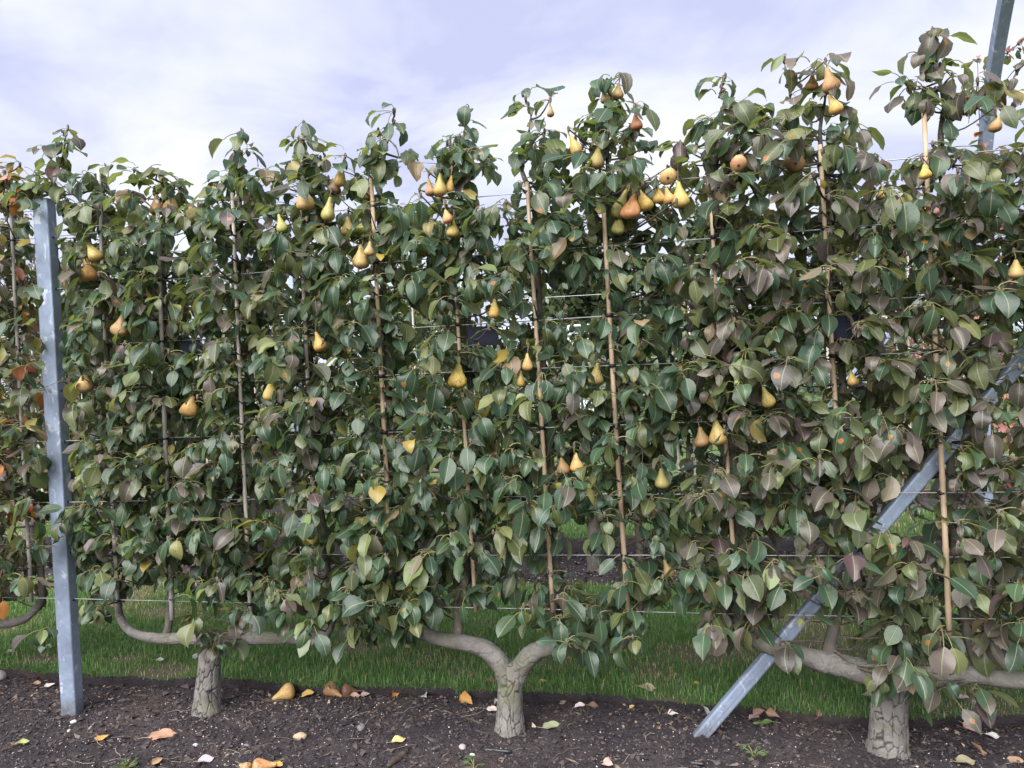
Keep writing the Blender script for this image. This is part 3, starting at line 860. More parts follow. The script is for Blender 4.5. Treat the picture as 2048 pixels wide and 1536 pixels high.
# ================================================================== LEAVES
def leaf_variant(r, rows=6, cols=4, pet_seg=3, curl_extra=0.0, pet=True):
    """one leaf with its stalk; the spur is the origin, outward is +X, up is +Z. Returns V, Q, uv, blade centre"""
    Lb = 1.0
    lp = r.uniform(0.28, 0.75)
    e0 = R(r.uniform(-25, 65)); p0 = R(r.uniform(-72, -8)); p1 = p0 - R(r.uniform(8, 62)) - curl_extra
    p1 = max(p1, R(-165))
    W = Lb * r.uniform(0.26, 0.40)
    fold = r.uniform(-0.4, 0.6); tw0, tw1 = r.normal(0, 0.18), r.normal(0, 0.35)
    ph, wav = r.uniform(0, 6), r.uniform(0.04, 0.20)
    sw = r.normal(0, 0.10)
    bite = 0.16 if r.random() < 0.3 else 0.0
    c = np.zeros(3); PC = [c.copy()]
    for k in range(pet_seg):
        a = e0 + (p0 - e0) * ((k + 0.5) / pet_seg)
        c = c + lp / pet_seg * np.array([math.cos(a), 0, math.sin(a)]); PC.append(c.copy())
    TT = {6: [0, .09, .25, .45, .66, .85, 1.0], 3: [0, .3, .68, 1.0], 4: [0, .14, .42, .74, 1.0]}[rows]
    tab_t = [0, .05, .12, .25, .40, .55, .70, .85, .94, 1.0]; tab_w = [.04, .32, .58, .88, 1.0, .97, .80, .46, .18, .005]
    V, UV = [], []
    prev = 0
    ss = np.linspace(-1, 1, cols + 1)
    for t in TT:
        nst = 3
        for k in range(nst if t > 0 else 0):
            tm = prev + (t - prev) * (k + 0.5) / nst
            a = p0 + (p1 - p0) * tm ** 1.2
            c = c + Lb * (t - prev) / nst * np.array([math.cos(a), 0, math.sin(a)])
        prev = t
        a = p0 + (p1 - p0) * t ** 1.2
        ax = np.array([math.cos(a), 0, math.sin(a)]); nn = np.array([-math.sin(a), 0, math.cos(a)]); sd = np.array([0, 1.0, 0])
        tw = tw0 + tw1 * t
        s2 = sd * math.cos(tw) + nn * math.sin(tw); n2 = nn * math.cos(tw) - sd * math.sin(tw)
        hw = W * float(np.interp(t, tab_t, tab_w))
        nl_, nr_ = (r.uniform(.35, .7) if r.random() < bite else 1.0), (r.uniform(.35, .7) if r.random() < bite else 1.0)
        mid = c + sd * sw * math.sin(math.pi * t * 0.9) * 0.6
        for s in ss:
            off = fold * abs(s) * hw + wav * hw * 1.4 * math.sin(7.5 * t + ph + (1.7 if s > 0 else 0)) * s * s
            V.append(mid + s2 * s * hw * (nl_ if s < -.8 else nr_ if s > .8 else 1) * (1 - 0.12 * fold * fold) + n2 * off)
            UV.append((0.5 + 0.5 * s * max(0.25, float(np.interp(t, tab_t, tab_w))), t))
    n = cols + 1
    Q = []
    for i in range(len(TT) - 1):
        for j in range(cols):
            Q.append((i * n + j, (i + 1) * n + j, (i + 1) * n + j + 1, i * n + j + 1))
    V = np.array(V); UV = np.array(UV); Q = np.array(Q)
    cen = V.mean(0)
    if pet:
        PC[-1] = PC[-1] + 0.02 * (PC[-1] - PC[-2])
        tv, tq, _, _ = tube(PC, np.linspace(0.024, 0.019, len(PC)), 3, False)
        Q = np.vstack([Q, tq + len(V)]); V = np.vstack([V, tv]); UV = np.vstack([UV, np.tile([0.5, -1.0], (len(tv), 1))])
    return V, Q, UV, cen
vr = np.random.default_rng(77)
NV = 60
VAR = [leaf_variant(vr, curl_extra=(R(55) if i % 5 == 2 else 0)) for i in range(NV)]
VAR_LOW = [leaf_variant(vr, 3, 2, 1, pet=(i % 2 == 0)) for i in range(20)]
VAR_MESH = []
for i, (V, Q, uv, c) in enumerate(VAR):
    VAR_MESH.append(new_mesh('leaf', V, [Q], M['leaf_obj'], uv))
def leaf_frames(n, az, r, tilt=0.22):
    """rotation matrices: azimuth about Z then a random tilt"""
    tx, ty = r.normal(0, tilt, n), r.normal(0, tilt, n)
    cz, sz = np.cos(az), np.sin(az)
    o, z = np.ones(n), np.zeros(n)
    Rz = np.stack([np.stack([cz, -sz, z], -1), np.stack([sz, cz, z], -1), np.stack([z, z, o], -1)], 1)
    Rx = np.stack([np.stack([o, z, z], -1), np.stack([z, np.cos(tx), -np.sin(tx)], -1), np.stack([z, np.sin(tx), np.cos(tx)], -1)], 1)
    Ry = np.stack([np.stack([np.cos(ty), z, np.sin(ty)], -1), np.stack([z, o, z], -1), np.stack([-np.sin(ty), z, np.cos(ty)], -1)], 1)
    return Rz @ Rx @ Ry

PAL = {
 'green':  ((0.038, 0.076, 0.044), (0.047, 0.089, 0.050), (0.033, 0.066, 0.041), (0.056, 0.098, 0.050), (0.042, 0.082, 0.056)),
 'olive':  ((0.085, 0.105, 0.042), (0.075, 0.094, 0.050), (0.105, 0.120, 0.050)),
 'light':  ((0.130, 0.165, 0.065), (0.120, 0.150, 0.080), (0.165, 0.180, 0.075)),
 'bronze': ((0.082, 0.070, 0.064), (0.100, 0.082, 0.070), (0.070, 0.058, 0.056), (0.092, 0.088, 0.064), (0.130, 0.105, 0.092)),
 'purple': ((0.090, 0.055, 0.066), (0.075, 0.048, 0.060), (0.11, 0.065, 0.070)),
 'yellow': ((0.30, 0.22, 0.05), (0.26, 0.21, 0.07), (0.24, 0.23, 0.08)),
 'tan':    ((0.24, 0.17, 0.105), (0.20, 0.14, 0.085), (0.22, 0.185, 0.135)),
 'orange': ((0.48, 0.19, 0.05), (0.42, 0.13, 0.06)),
 'red':    ((0.34, 0.10, 0.09), (0.42, 0.17, 0.15), (0.26, 0.08, 0.08), (0.38, 0.22, 0.17)),
}
MIXES = {
 'left':   dict(green=.56, olive=.17, light=.08, bronze=.13, purple=.02, yellow=.012, tan=.016),
 'mid':    dict(green=.68, olive=.15, light=.08, bronze=.045, yellow=.012, tan=.010),
 'right':  dict(green=.30, olive=.20, light=.06, bronze=.38, purple=.02, yellow=.008, tan=.016),
 'far':    dict(green=.26, olive=.20, light=.06, bronze=.24, purple=.16, yellow=.03, tan=.04, orange=.06, red=.04),
 'back':   dict(green=.45, olive=.30, light=.17, bronze=.04, yellow=.03, tan=.01),
 'red':    dict(green=.12, olive=.12, light=.05, bronze=.14, purple=.05, red=.50, orange=.05, tan=.04), 'autumn': dict(orange=.34, red=.36, yellow=.12, olive=.10, purple=.08),
}
def leaf_colours(n, mixname, r, rust=0.075):
    rust *= 0.7
    mx_ = MIXES[mixname]; ks = list(mx_); p = np.array([mx_[k] for k in ks]); p /= p.sum()
    pick = r.choice(len(ks), n, p=p)
    out = np.zeros((n, 4))
    for i, k in enumerate(pick):
        pal = PAL[ks[k]]
        c = np.array(pal[r.integers(len(pal))]) * r.uniform(0.78, 1.38)
        out[i, :3] = c
        out[i, 3] = r.uniform(0.05, 1.0) if (r.random() < rust and ks[k] not in ('tan', 'yellow')) else 0.0
    return out

# ================================================================== PEARS (bulb centre x, y, bulb width, length, tilt, skin, how far out, label)
SKIN = {'gold': (0.50, 0.30, 0.095, .25), 'tan': (0.46, 0.30, 0.135, .3), 'orange': (0.54, 0.285, 0.12, .2), 'green': (0.34, 0.33, 0.10, 1.0), 'yg': (0.46, 0.34, 0.10, .9),
        'brown': (0.24, 0.14, 0.065, .25), 'dark': (0.10, 0.045, 0.035, .1), 'yellow': (0.62, 0.42, 0.10, .5), 'olive': (0.30, 0.23, 0.085, .7), 'red': (0.26, 0.10, 0.055, .2)}
F_, B_ = -0.17, -0.05     # hanging at the face of the foliage, or deeper inside it
PEARS = [
 (191, 512, 27, 46, -28, 'yg', F_, 0, 'yellow-green pear half under a leaf, just above a golden pear near the steel post'),
 (178, 551, 34, 46, -14, 'gold', F_, 0, 'golden pear hanging beside the upper part of the steel post'),
 (313, 419, 30, 42, -10, 'brown', B_, 0, 'dull brown pear in shade, beside another under the leaves left of the pale cane'),
 (341, 415, 30, 42, 12, 'brown', B_, 0, 'brown shaded pear with its twin, right one of the pair toward the pale cane'),
 (238, 660, 31, 50, 24, 'tan', F_, 0, 'russet pear with a bent neck between the post and the small dark label'),
 (170, 773, 33, 43, 2, 'tan', F_, 0, 'tan pear hanging alone beside the middle of the steel post'),
 (377, 821, 33, 44, 16, 'orange', F_, 0, 'orange-gold pear half hidden by a leaf below the small dark label'),
 (249, 988, 27, 38, -8, 'brown', B_, 0, 'brown pear low behind leaves near the steel post'),
 (611, 408, 35, 48, -6, 'tan', F_, 0, 'large tan pear on the top wire right of the pale cane'),
 (656, 429, 30, 50, 10, 'green', F_, 0, 'curved green-yellow pear next to the large tan pear'),
 (669, 379, 27, 38, 20, 'dark', F_ + .05, 0, 'dark maroon pear touching a long yellow-green pear'),
 (680, 360, 24, 50, 16, 'yg', F_, 0, 'long slender yellow-green pear over a dark maroon one'),
 (564, 455, 21, 40, -12, 'green', F_, 0, 'slim green pear left of the large tan pear'),
 (697, 462, 30, 40, 0, 'olive', B_, 0, 'olive pear in shade, left of a speckled green one'),
 (728, 459, 30, 46, 2, 'green', B_, 0, 'speckled green pear behind the tan cane, below the top wire'),
 (722, 524, 34, 50, 8, 'tan', F_, 0, 'big smooth tan pear with a small one resting on its shoulder'),
 (738, 504, 21, 30, 6, 'tan', F_ - .02, 0, 'small tan pear on the shoulder of a big one'),
 (861, 383, 25, 34, -6, 'tan', F_, 0, 'tan pear at the outside of the tight cluster above the two stacked pears'),
 (880, 380, 29, 46, 4, 'yg', F_ - .02, 0, 'green-gold pear in the middle of the tight cluster above the two stacked pears'),
 (899, 377, 18, 36, 10, 'gold', F_ + .02, 0, 'narrow gold pear edge of the tight cluster above the two stacked pears'),
 (877, 402, 20, 28, 0, 'brown', B_, 0, 'small brown pear under the tight cluster at the top wire'),
 (896, 439, 22, 29, -12, 'orange', F_ - .03, 0, 'small orange pear stacked on a larger green-tan pear'),
 (907, 466, 28, 38, 2, 'yg', F_, 0, 'green-tan pear directly beneath a small orange pear'),
 (848, 502, 28, 42, 8, 'olive', B_, 0, 'dark olive pear hidden left of the two stacked pears'),
 (736, 392, 25, 34, 6, 'brown', B_, 0, 'brown pear behind the top of the tan cane'),
 (641, 692, 30, 42, -14, 'gold', F_, 0, 'golden pear under bronze leaves beside the grey cane'),
 (541, 790, 29, 44, 2, 'yg', F_, 0, 'green-necked russet pear hanging under bright leaves right of the pale cane'),
 (868, 756, 25, 34, 0, 'brown', B_ - .04, 0, 'brown round pear beside a rotting yellow pear'),
 (915, 763, 37, 52, 4, 'yellow', F_, 0, 'rotting yellow pear with dark skin in front of a tan cane'),
 (989, 626, 25, 40, 2, 'yellow', F_, 0, 'bright yellow pear above the dark label of the forked tree'),
 (996, 903, 24, 34, 0, 'brown', B_, 0, 'brown pear in shade right of the tan cane, level with the fourth wire'),
 (1029, 939, 24, 34, 0, 'brown', B_, 0, 'brown pear under dark leaves left of the long tied cane'),
 (1152, 299, 22, 44, -22, 'gold', F_, 0, 'narrow gold-brown pear high up near the long tied cane'),
 (1193, 326, 30, 46, 6, 'olive', F_ + .04, 0, 'olive-brown pear right of the narrow gold-brown one'),
 (1273, 252, 25, 34, -6, 'red', F_, 0, 'reddish brown pear hanging under the topmost leaves against the sky'),
 (1235, 189, 24, 32, 10, 'tan', B_, 0, 'tan pear among the very top leaves of the forked tree'),
 (1211, 199, 22, 30, -10, 'tan', B_, 0, 'small tan pear tucked in the crest of the forked tree'),
 (1101, 228, 16, 22, 0, 'olive', F_, 0, 'tiny greenish pear on top of the forked tree'),
 (1336, 353, 34, 46, 0, 'tan', F_, 62, 'tan pear with its eye to the viewer, above the big pear cluster'),
 (1238, 420, 31, 60, 24, 'green', F_ + .02, 0, 'long green pear at the outside of the big pear cluster'),
 (1260, 424, 39, 53, 6, 'orange', F_ - .04, 0, 'large orange pear in front of the big pear cluster'),
 (1291, 410, 32, 46, -14, 'yellow', F_ + .01, 0, 'yellow-orange pear behind leaves in the big pear cluster'),
 (1318, 397, 25, 38, -8, 'yellow', F_ + .01, 0, 'pale yellow pear beside the small orange one in the big pear cluster'),
 (1338, 399, 25, 34, -16, 'orange', F_, 0, 'small orange pear between a yellow and a green pear in the cluster'),
 (1361, 402, 36, 56, -4, 'yg', F_, 0, 'plump green-tan pear at the end of the big pear cluster against the sky'),
 (1236, 458, 26, 40, 14, 'green', F_ + .04, 0, 'green speckled pear hanging below the big pear cluster'),
 (1342, 462, 29, 36, 0, 'brown', B_, 0, 'brown pear in shade below the big pear cluster'),
 (1477, 327, 34, 44, 8, 'tan', F_, 55, 'round tan pear showing its base, near the tan cane tip above the brace'),
 (1662, 171, 35, 52, -10, 'orange', F_, 0, 'bright orange pear at the crest of the bronze-leaved tree'),
 (1624, 171, 25, 34, 10, 'orange', B_, 0, 'orange pear partly hidden behind the bright one at the crest'),
 (1672, 217, 28, 44, -18, 'yellow', F_, 0, 'yellow pear just under the bright orange pear at the crest'),
 (1589, 327, 38, 46, 0, 'brown', F_, 75, 'brown pear with its dark eye to the viewer, resting on the topmost wire'),
 (1851, 350, 24, 30, -8, 'yellow', F_, 0, 'small yellow pear under dry leaves by the tall shoot'),
 (1990, 255, 25, 34, 6, 'tan', F_, 0, 'tan pear in front of the arch post'),
 (1761, 392, 19, 26, 4, 'yg', B_, 0, 'small yellow-green pear in the bronze-leaved tree right of its tied cane'),
 (1690, 407, 17, 26, 0, 'yg', B_, 0, 'small pale green pear beside the tied cane of the bronze-leaved tree'),
 (1706, 762, 22, 36, -8, 'yg', F_ + .03, 0, 'slim green-tan pear right of the cane below the dark label'),
 (1537, 803, 27, 44, -20, 'yg', F_, 0, 'olive-gold pear alone in the leaves above the slanting brace'),
 (2032, 547, 31, 40, 0, 'tan', F_, 0, 'round tan pear by the pink-leaved shoots'),
 (1055, 732, 23, 36, 4, 'gold', F_, 0, 'gold pear in front of the long tied cane'),
 (1041, 765, 18, 34, 4, 'gold', F_ + .04, 0, 'narrow gold pear just beneath the gold one on the long tied cane'),
 (1138, 767, 24, 42, -6, 'brown', B_ - .05, 0, 'brown-gold pear with a green neck between two tan canes'),
 (1191, 758, 31, 46, 4, 'olive', B_ - .05, 0, 'olive russet pear left of the cane over the mossy arm'),
 (1273, 704, 26, 50, 6, 'olive', B_ - .04, 0, 'long green and brown pear right of the cane over the mossy arm'),
 (1405, 883, 34, 40, -10, 'brown', F_ + .04, 0, 'brown pear left of its olive-gold neighbour above the foot of the brace'),
 (1437, 876, 36, 54, -6, 'yg', F_, 0, 'large olive-gold pear in front of a cane above the foot of the brace'),
 (1127, 940, 28, 36, -6, 'brown', F_ + .03, 0, 'brown pear behind a leaf, touching a golden pear over the fork'),
 (1153, 933, 26, 38, -6, 'gold', F_, 0, 'golden pear touching a brown one, over the fork'),
 (1324, 966, 30, 42, 0, 'olive', F_, 0, 'green-brown pear low in a leafless gap beside the grass'),
 (1338, 1145, 21, 38, -14, 'brown', F_ + .04, 0, 'small brown pear low down above the mossy arm'),
]
pt_tab = [0, .02, .06, .14, .26, .40, .54, .66, .76, .85, .92, .965, .99, .985]
pr_tab = [.02, .16, .235, .30, .40, .58, .80, .95, 1.0, .94, .74, .48, .22, .05]
def pear_mesh(r, seg=20):
    bend = r.normal(0, 0.11); sq = r.uniform(0.92, 1.08); lump = r.uniform(0.03, 0.08); ph = r.uniform(0, 6)
    neck = r.uniform(-0.2, 0.3)
    V = []
    for t, q in zip(pt_tab, pr_tab):
        q = q * (1 + neck * (0.5 - abs(t - 0.35)) * 1.2 if 0.1 < t < 0.6 else 1)
        for j in range(seg):
            a = 2 * math.pi * j / seg
            k = 0.5 * q * (1 + lump * math.sin(2 * a + ph) + 0.5 * lump * math.sin(3 * a + 7 * t))
            V.append((k * math.cos(a) * sq + bend * (1 - t) ** 2, k * math.sin(a) / sq, -t))
    n = len(pt_tab); idx = np.arange(n * seg).reshape(n, seg)
    A, D = idx[:-1], idx[1:]
    Q = np.stack([A, D, np.roll(D, -1, 1), np.roll(A, -1, 1)], -1).reshape(-1, 4)
    V = np.array(V + [(bend, 0, 0), (0, 0, -0.975)])
    T = [(n * seg, j, (j + 1) % seg) for j in range(seg)] + [(n * seg + 1, (n - 1) * seg + (j + 1) % seg, (n - 1) * seg + j) for j in range(seg)]
    return new_mesh('fruit', V, [Q, np.array(T)], M['pear'])
PM = [pear_mesh(np.random.default_rng(200 + i)) for i in range(13)]
cal = MB()
for k in range(5):
    a = k * 2 * math.pi / 5
    d = np.array([math.cos(a), math.sin(a), 0])
    s = np.array([-d[1], d[0], 0])
    cal.add([d * .02 - s * .035 + np.array([0, 0, -.985]), d * .02 + s * .035 + np.array([0, 0, -.985]), d * .13 + np.array([0, 0, -1.015]), d * .07 + np.array([0, 0, -1.03])], None, [(0, 1, 3), (1, 2, 3), (0, 3, 2)])
cal.add(*[x for x in box((0, 0, -.983), (.05, 0, 0), (0, .05, 0), (0, 0, .012))][:2])
CAL = cal.mesh('calyx', M['calyx'], smooth=False)
PM_ROT = []
for me_ in PM[:4]:
    c_ = me_.copy(); c_.materials[0] = M['pear_rot']; PM_ROT.append(c_)
SPUR_FROM_PEAR = []
def make_pear(i, p_bulb, wid, L, tilt, pitch, skin, label, group, stalk_to=None, rot=None):
    # axis "up" along the fruit, leaning in the row plane, with its base swung to the path side by pitch
    up = np.array([0, 0, 1.0]) * math.cos(R(tilt)) + UD * math.sin(R(tilt))
    if pitch:
        up = up * math.cos(R(pitch)) + ND * math.sin(R(pitch))
    if rot is not None: up = rot
    x = np.cross(ND if abs(up @ ND) < 0.9 else np.array([0, 0, 1.0]), up); x /= np.linalg.norm(x); y = np.cross(up, x)
    sp = random.uniform(0, 6.28)
    x2 = x * math.cos(sp) + y * math.sin(sp); y2 = np.cross(up, x2)
    top = p_bulb + up * (0.72 * L)
    o = thing('pear', top, label, 'pear', group)
    Mx = Matrix([[x2[k] * wid, y2[k] * wid, up[k] * L, 0] for k in range(3)] + [[0, 0, 0, 1]])
    f = link('fruit', PM_ROT[i % 4] if ('rot' in label or 'withered' in label) else PM[i % len(PM)], o); f.matrix_basis = Mx
    c = SKIN[skin]
    f.color = (*[v * random.uniform(0.9, 1.1) for v in c[:3]], c[3])
    link('calyx', CAL, f)
    st = stalk_to if stalk_to is not None else top + up * 0.03
    P_ = smooth_path([top - up * 0.006, top + up * 0.012, (top + up * 0.012) * 0.4 + st * 0.6 + UD * random.uniform(-.004, .004), st], 3) - top
    V, Q, T, uv = tube(P_, np.linspace(0.0022, 0.0030, len(P_)), 5)
    link('stalk', new_mesh('stalk', V, [Q, T], M['stalk']), o)
    return o
for i, (x, y, wd, L, tilt, skin, w, pitch, lab) in enumerate(PEARS):
    u, z = on_row(x, y, w)
    p = pt(u, w, z)
    d = float((p - CAM) @ FW)
    wm, Lm = wd * d / FPX, max(L, wd * 1.22) * d / FPX
    up = np.array([0, 0, 1.0]) * math.cos(R(tilt)) + UD * math.sin(R(tilt))
    if pitch: up = up * math.cos(R(pitch)) + ND * math.sin(R(pitch))
    st = p + up * (0.72 * Lm + 0.012) + np.array([0, 0, 0.018]) + ND * 0.012
    make_pear(i, p, wm, Lm, tilt, pitch, skin, lab, 'pears ripening on the front row', st)
    q = st - P0
    SPUR_FROM_PEAR.append((float(q @ UD), float(q @ ND), float(st[2])))
    if w < -0.1:
        CLEAR.append((u, z + 0.1 * Lm * (not pitch), w, wm * 0.50, Lm * 0.46))

# ================================================================== TREES
def px_path(pts, w=0.0):
    return [pt(*(lambda q: (q[0], w, q[1]))(on_row(x, y, w))) for x, y in pts]
def rough_tube(P, rad, sides, amp, seed, sub=4):
    P = smooth_path(P, sub); n = len(P)
    rad = np.interp(np.linspace(0, 1, n), np.linspace(0, 1, len(rad)), rad)
    rr_ = np.random.default_rng(seed)
    V, Q, T, uv = tube(P, rad, sides)
    ctr = np.repeat(P, sides, 0)
    d = V[:n * sides] - ctr
    k = np.array([mnoise.noise(Vector(p) * 34) * 0.7 + mnoise.noise(Vector(p) * 12) * 1.0 + max(0, mnoise.noise(Vector(p) * 20 + Vector((7, 3, 1))) - 0.25) * 2.2 for p in V[:n * sides]])
    V[:n * sides] = ctr + d * (1 + amp * k)[:, None]
    return V, Q, T, uv
def trunk_mesh(P, rad, org, seed, sides=120, step=0.0032, fade=None, name='trunk'):
    """furrowed bark: plates stand proud of the fissures between them"""
    P = np.asarray(P); L = np.linalg.norm(np.diff(P, axis=0), axis=1).sum()
    path = smooth_path(P, 8)
    n = int(L / step)
    s = np.linspace(0, 1, len(path)); t = np.linspace(0, 1, n)
    path = np.stack([np.interp(t, s, path[:, k]) for k in range(3)], 1)
    rad = np.interp(t, np.linspace(0, 1, len(rad)), rad)
    V, Q, T, uv = tube(path, rad, sides)
    ctr = np.repeat(path, sides, 0)
    d = V[:n * sides] - ctr; dl = np.linalg.norm(d, axis=1)[:, None]; dn = d / dl
    tint = np.ones((len(V), 4))
    off = np.zeros(n * sides)
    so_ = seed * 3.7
    for i in range(n * sides):
        p = V[i]
        q = Vector((p[0] * 29 + so_, p[1] * 29, p[2] * 12)) if not fade else Vector((p[0] * 16 + so_, p[1] * 29, p[2] * 26))
        wv = mnoise.noise_vector(q * 0.6) * 0.7 + mnoise.noise_vector(q * 2.6) * 0.10
        ds, _ = mnoise.voronoi(q + wv)
        e = ds[1] - ds[0]
        up_ = t[i // sides]
        depth = 0.75 + 0.25 * math.sin(up_ * 3)
        if fade: depth *= fade[0] + (fade[1] - fade[0]) * min(1, up_ * 1.6)
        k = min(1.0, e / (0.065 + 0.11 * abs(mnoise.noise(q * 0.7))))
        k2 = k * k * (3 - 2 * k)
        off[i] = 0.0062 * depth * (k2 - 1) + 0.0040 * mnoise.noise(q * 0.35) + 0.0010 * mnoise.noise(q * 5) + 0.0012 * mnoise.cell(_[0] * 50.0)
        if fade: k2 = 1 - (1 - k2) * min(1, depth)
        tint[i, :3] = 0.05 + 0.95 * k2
        if fade: off[i] += 0.10 * dl[i, 0] * (mnoise.noise(Vector(p) * 17) + 1.8 * max(0, mnoise.noise(Vector(p) * 22 + Vector((7, 3, 1))) - .3))
    V[:n * sides] += dn * off[:, None]
    return new_mesh(name, V - org, [Q, T], M['trunk'], uv, tint)

TOPS = [(-400, 330), (0, 325), (45, 335), (80, 300), (110, 285), (165, 290), (190, 335), (240, 365), (290, 325), (340, 320), (400, 335), (450, 330), (475, 285), (530, 290), (555, 330), (585, 270), (640, 270), (690, 290), (735, 250), (790, 230), (830, 245), (850, 300), (880, 258), (940, 250),
        (985, 262), (1020, 280), (1060, 250), (1110, 225), (1160, 200), (1210, 170), (1260, 190), (1300, 205), (1325, 260), (1360, 225), (1420, 222), (1450, 165), (1510, 160), (1575, 150), (1620, 150), (1690, 155), (1715, 190), (1740, 262), (1780, 285), (1815, 250), (1860, 235), (1960, 235), (2000, 200), (2060, 130), (2200, 120), (2500, 120)]
BOTS = [(-400, 1220), (60, 1220), (90, 1080), (130, 1110), (160, 1250), (210, 1245), (250, 1190), (330, 1150), (380, 1180), (430, 1245), (500, 1230), (600, 1225), (690, 1235), (760, 1255), (850, 1265), (900, 1200), (1000, 1190), (1090, 1240), (1180, 1285), (1290, 1250), (1340, 1150), (1410, 1270), (1510, 1265), (1570, 1270), (1620, 1200),
        (1700, 1180), (1780, 1330), (1860, 1330), (1920, 1180), (1980, 1290), (2060, 1280), (2500, 1250)]
def prof(tab, w=0):
    q = [on_row(x, y, w) for x, y in tab]
    return np.array([a for a, _ in q]), np.array([b for _, b in q])
TU, TZ = prof(TOPS); BU, BZ = prof(BOTS)
HOLES = [(1140, 600, 70, 42), (1395, 908, 62, 24), (1145, 1065, 75, 26), (1180, 1140, 75, 36), (1055, 1155, 34, 44), (850, 640, 44, 24), (540, 1015, 34, 24), (820, 375, 42, 42), (1015, 345, 22, 55), (985, 405, 40, 20), (1392, 455, 26, 44), (1830, 1010, 62, 60),
         (1625, 785, 34, 26), (1590, 1095, 44, 34), (1810, 690, 40, 28), (1765, 300, 36, 22), (610, 1050, 26, 20), (185, 1060, 30, 24), (300, 1190, 40, 26), (60, 1060, 40, 30), (1280, 1075, 24, 40), (870, 950, 22, 20), (700, 1110, 30, 22), (1700, 850, 24, 28), (960, 1080, 18, 26), (1830, 290, 26, 30), (2000, 880, 40, 30), (1310, 340, 30, 26), (1060, 600, 16, 40), (1900, 660, 26, 20)]
HU = [(on_row(x, y), (on_row(x + a, y)[0] - on_row(x - a, y)[0]) / 2, abs(on_row(x, y - b)[1] - on_row(x, y + b)[1]) / 2) for x, y, a, b in HOLES]
CAMU = float((CAM - P0) @ UD); CAMW = float((CAM - P0) @ ND)

# spurs: where leaf clusters grow
cr_ = np.random.default_rng(41)
spurs = []      # u, w, z, size, forced
cell = {}
def try_spur(u, w, z, rmin, n_leaf=None):
    k = (int(u // 0.07), int(z // 0.07))
    for a in (-1, 0, 1):
        for b in (-1, 0, 1):
            for q in cell.get((k[0] + a, k[1] + b), ()):
                if (q[0] - u) ** 2 + (q[1] - z) ** 2 + ((q[2] - w) * 0.6) ** 2 < rmin * rmin: return False
    cell.setdefault(k, []).append((u, z, w))
    spurs.append((u, w, z, n_leaf))
    return True
for q in SPUR_FROM_PEAR: spurs.append((q[0], q[1], q[2], 5)); cell.setdefault((int(q[0] // .07), int(q[2] // .07)), []).append((q[0], q[2], q[1]))
for x, y, w in [(112, 300, -.02), (150, 285, -.04), (128, 330, 0), (108, 345, .04), (96, 300, 0), (150, 360, -.02), (100, 1062, -.13), (128, 1040, -.15), (115, 1075, -.1), (126, 760, -.1), (150, 1010, -.1), (420, 1262, -.10), (440, 1275, -.12), (432, 1290, -.08),
                (1795, 1335, -.1), (1770, 1352, -.12), (1760, 1328, -.08), (1850, 1345, -.1), (1900, 1375, -.08), (1870, 1360, -.12), (1945, 1380, -.06), (1560, 1285, -.1), (1800, 160, 0), (1830, 170, -.05), (1850, 100, 0), (1880, 130, 0), (1870, 180, .03), (1905, 150, -.03), (1925, 190, 0), (1895, 200, 0), (1955, 160, -.03), (1820, 205, .04), (1980, 180, 0), (1850, 205, -.04), (1870, 75, 0)]:
    u, z = on_row(x, y, w); try_spur(u, w, z, 0.02, 6)
n_try = 0
u_lo, u_hi = on_row(-330, 800)[0], on_row(2330, 800)[0]
post_gap = (on_row(64, 900)[0], on_row(136, 900)[0])
LEAD_U = [on_row((a[0] + b[0]) / 2 + 12, 700)[0] for a, b, *_ in CANES] + [on_row(-110, 700)[0]]
while n_try < 30000:
    n_try += 1
    u = cr_.uniform(u_lo, u_hi); z = cr_.uniform(0.3, 3.1)
    zt, zb = np.interp(u, TU, TZ), np.interp(u, BU, BZ)
    if not (zb + 0.04 < z < zt - 0.03): continue
    w = float(np.clip(cr_.normal(-0.03, 0.115), -0.26, 0.24)) * (0.55 if z > zt - 0.25 else 1)
    if z < 2.5 and abs(u - PU - (CAMU - PU) / (CAMW + .05) * (w + .05)) < 0.11: continue
    bad = False
    for (hu, hz), a, b in HU:
        if ((u - hu) / a) ** 2 + ((z - 0.05 - hz) / (b + 0.03)) ** 2 < 1 and cr_.random() < 0.95: bad = True; break
    if bad: continue
    dl_ = min(abs(u - q) for q in LEAD_U)
    if z > zt - 0.03 - 0.12 * min(1, dl_ / 0.15): continue
    thin = (0.85 if z < zb + 0.2 else 1.0) * (0.5 + 0.5 * math.exp(-(dl_ / 0.10) ** 2))
    if cr_.random() > thin: continue
    try_spur(u, w, z, 0.080 if z > 1.2 else 0.079)

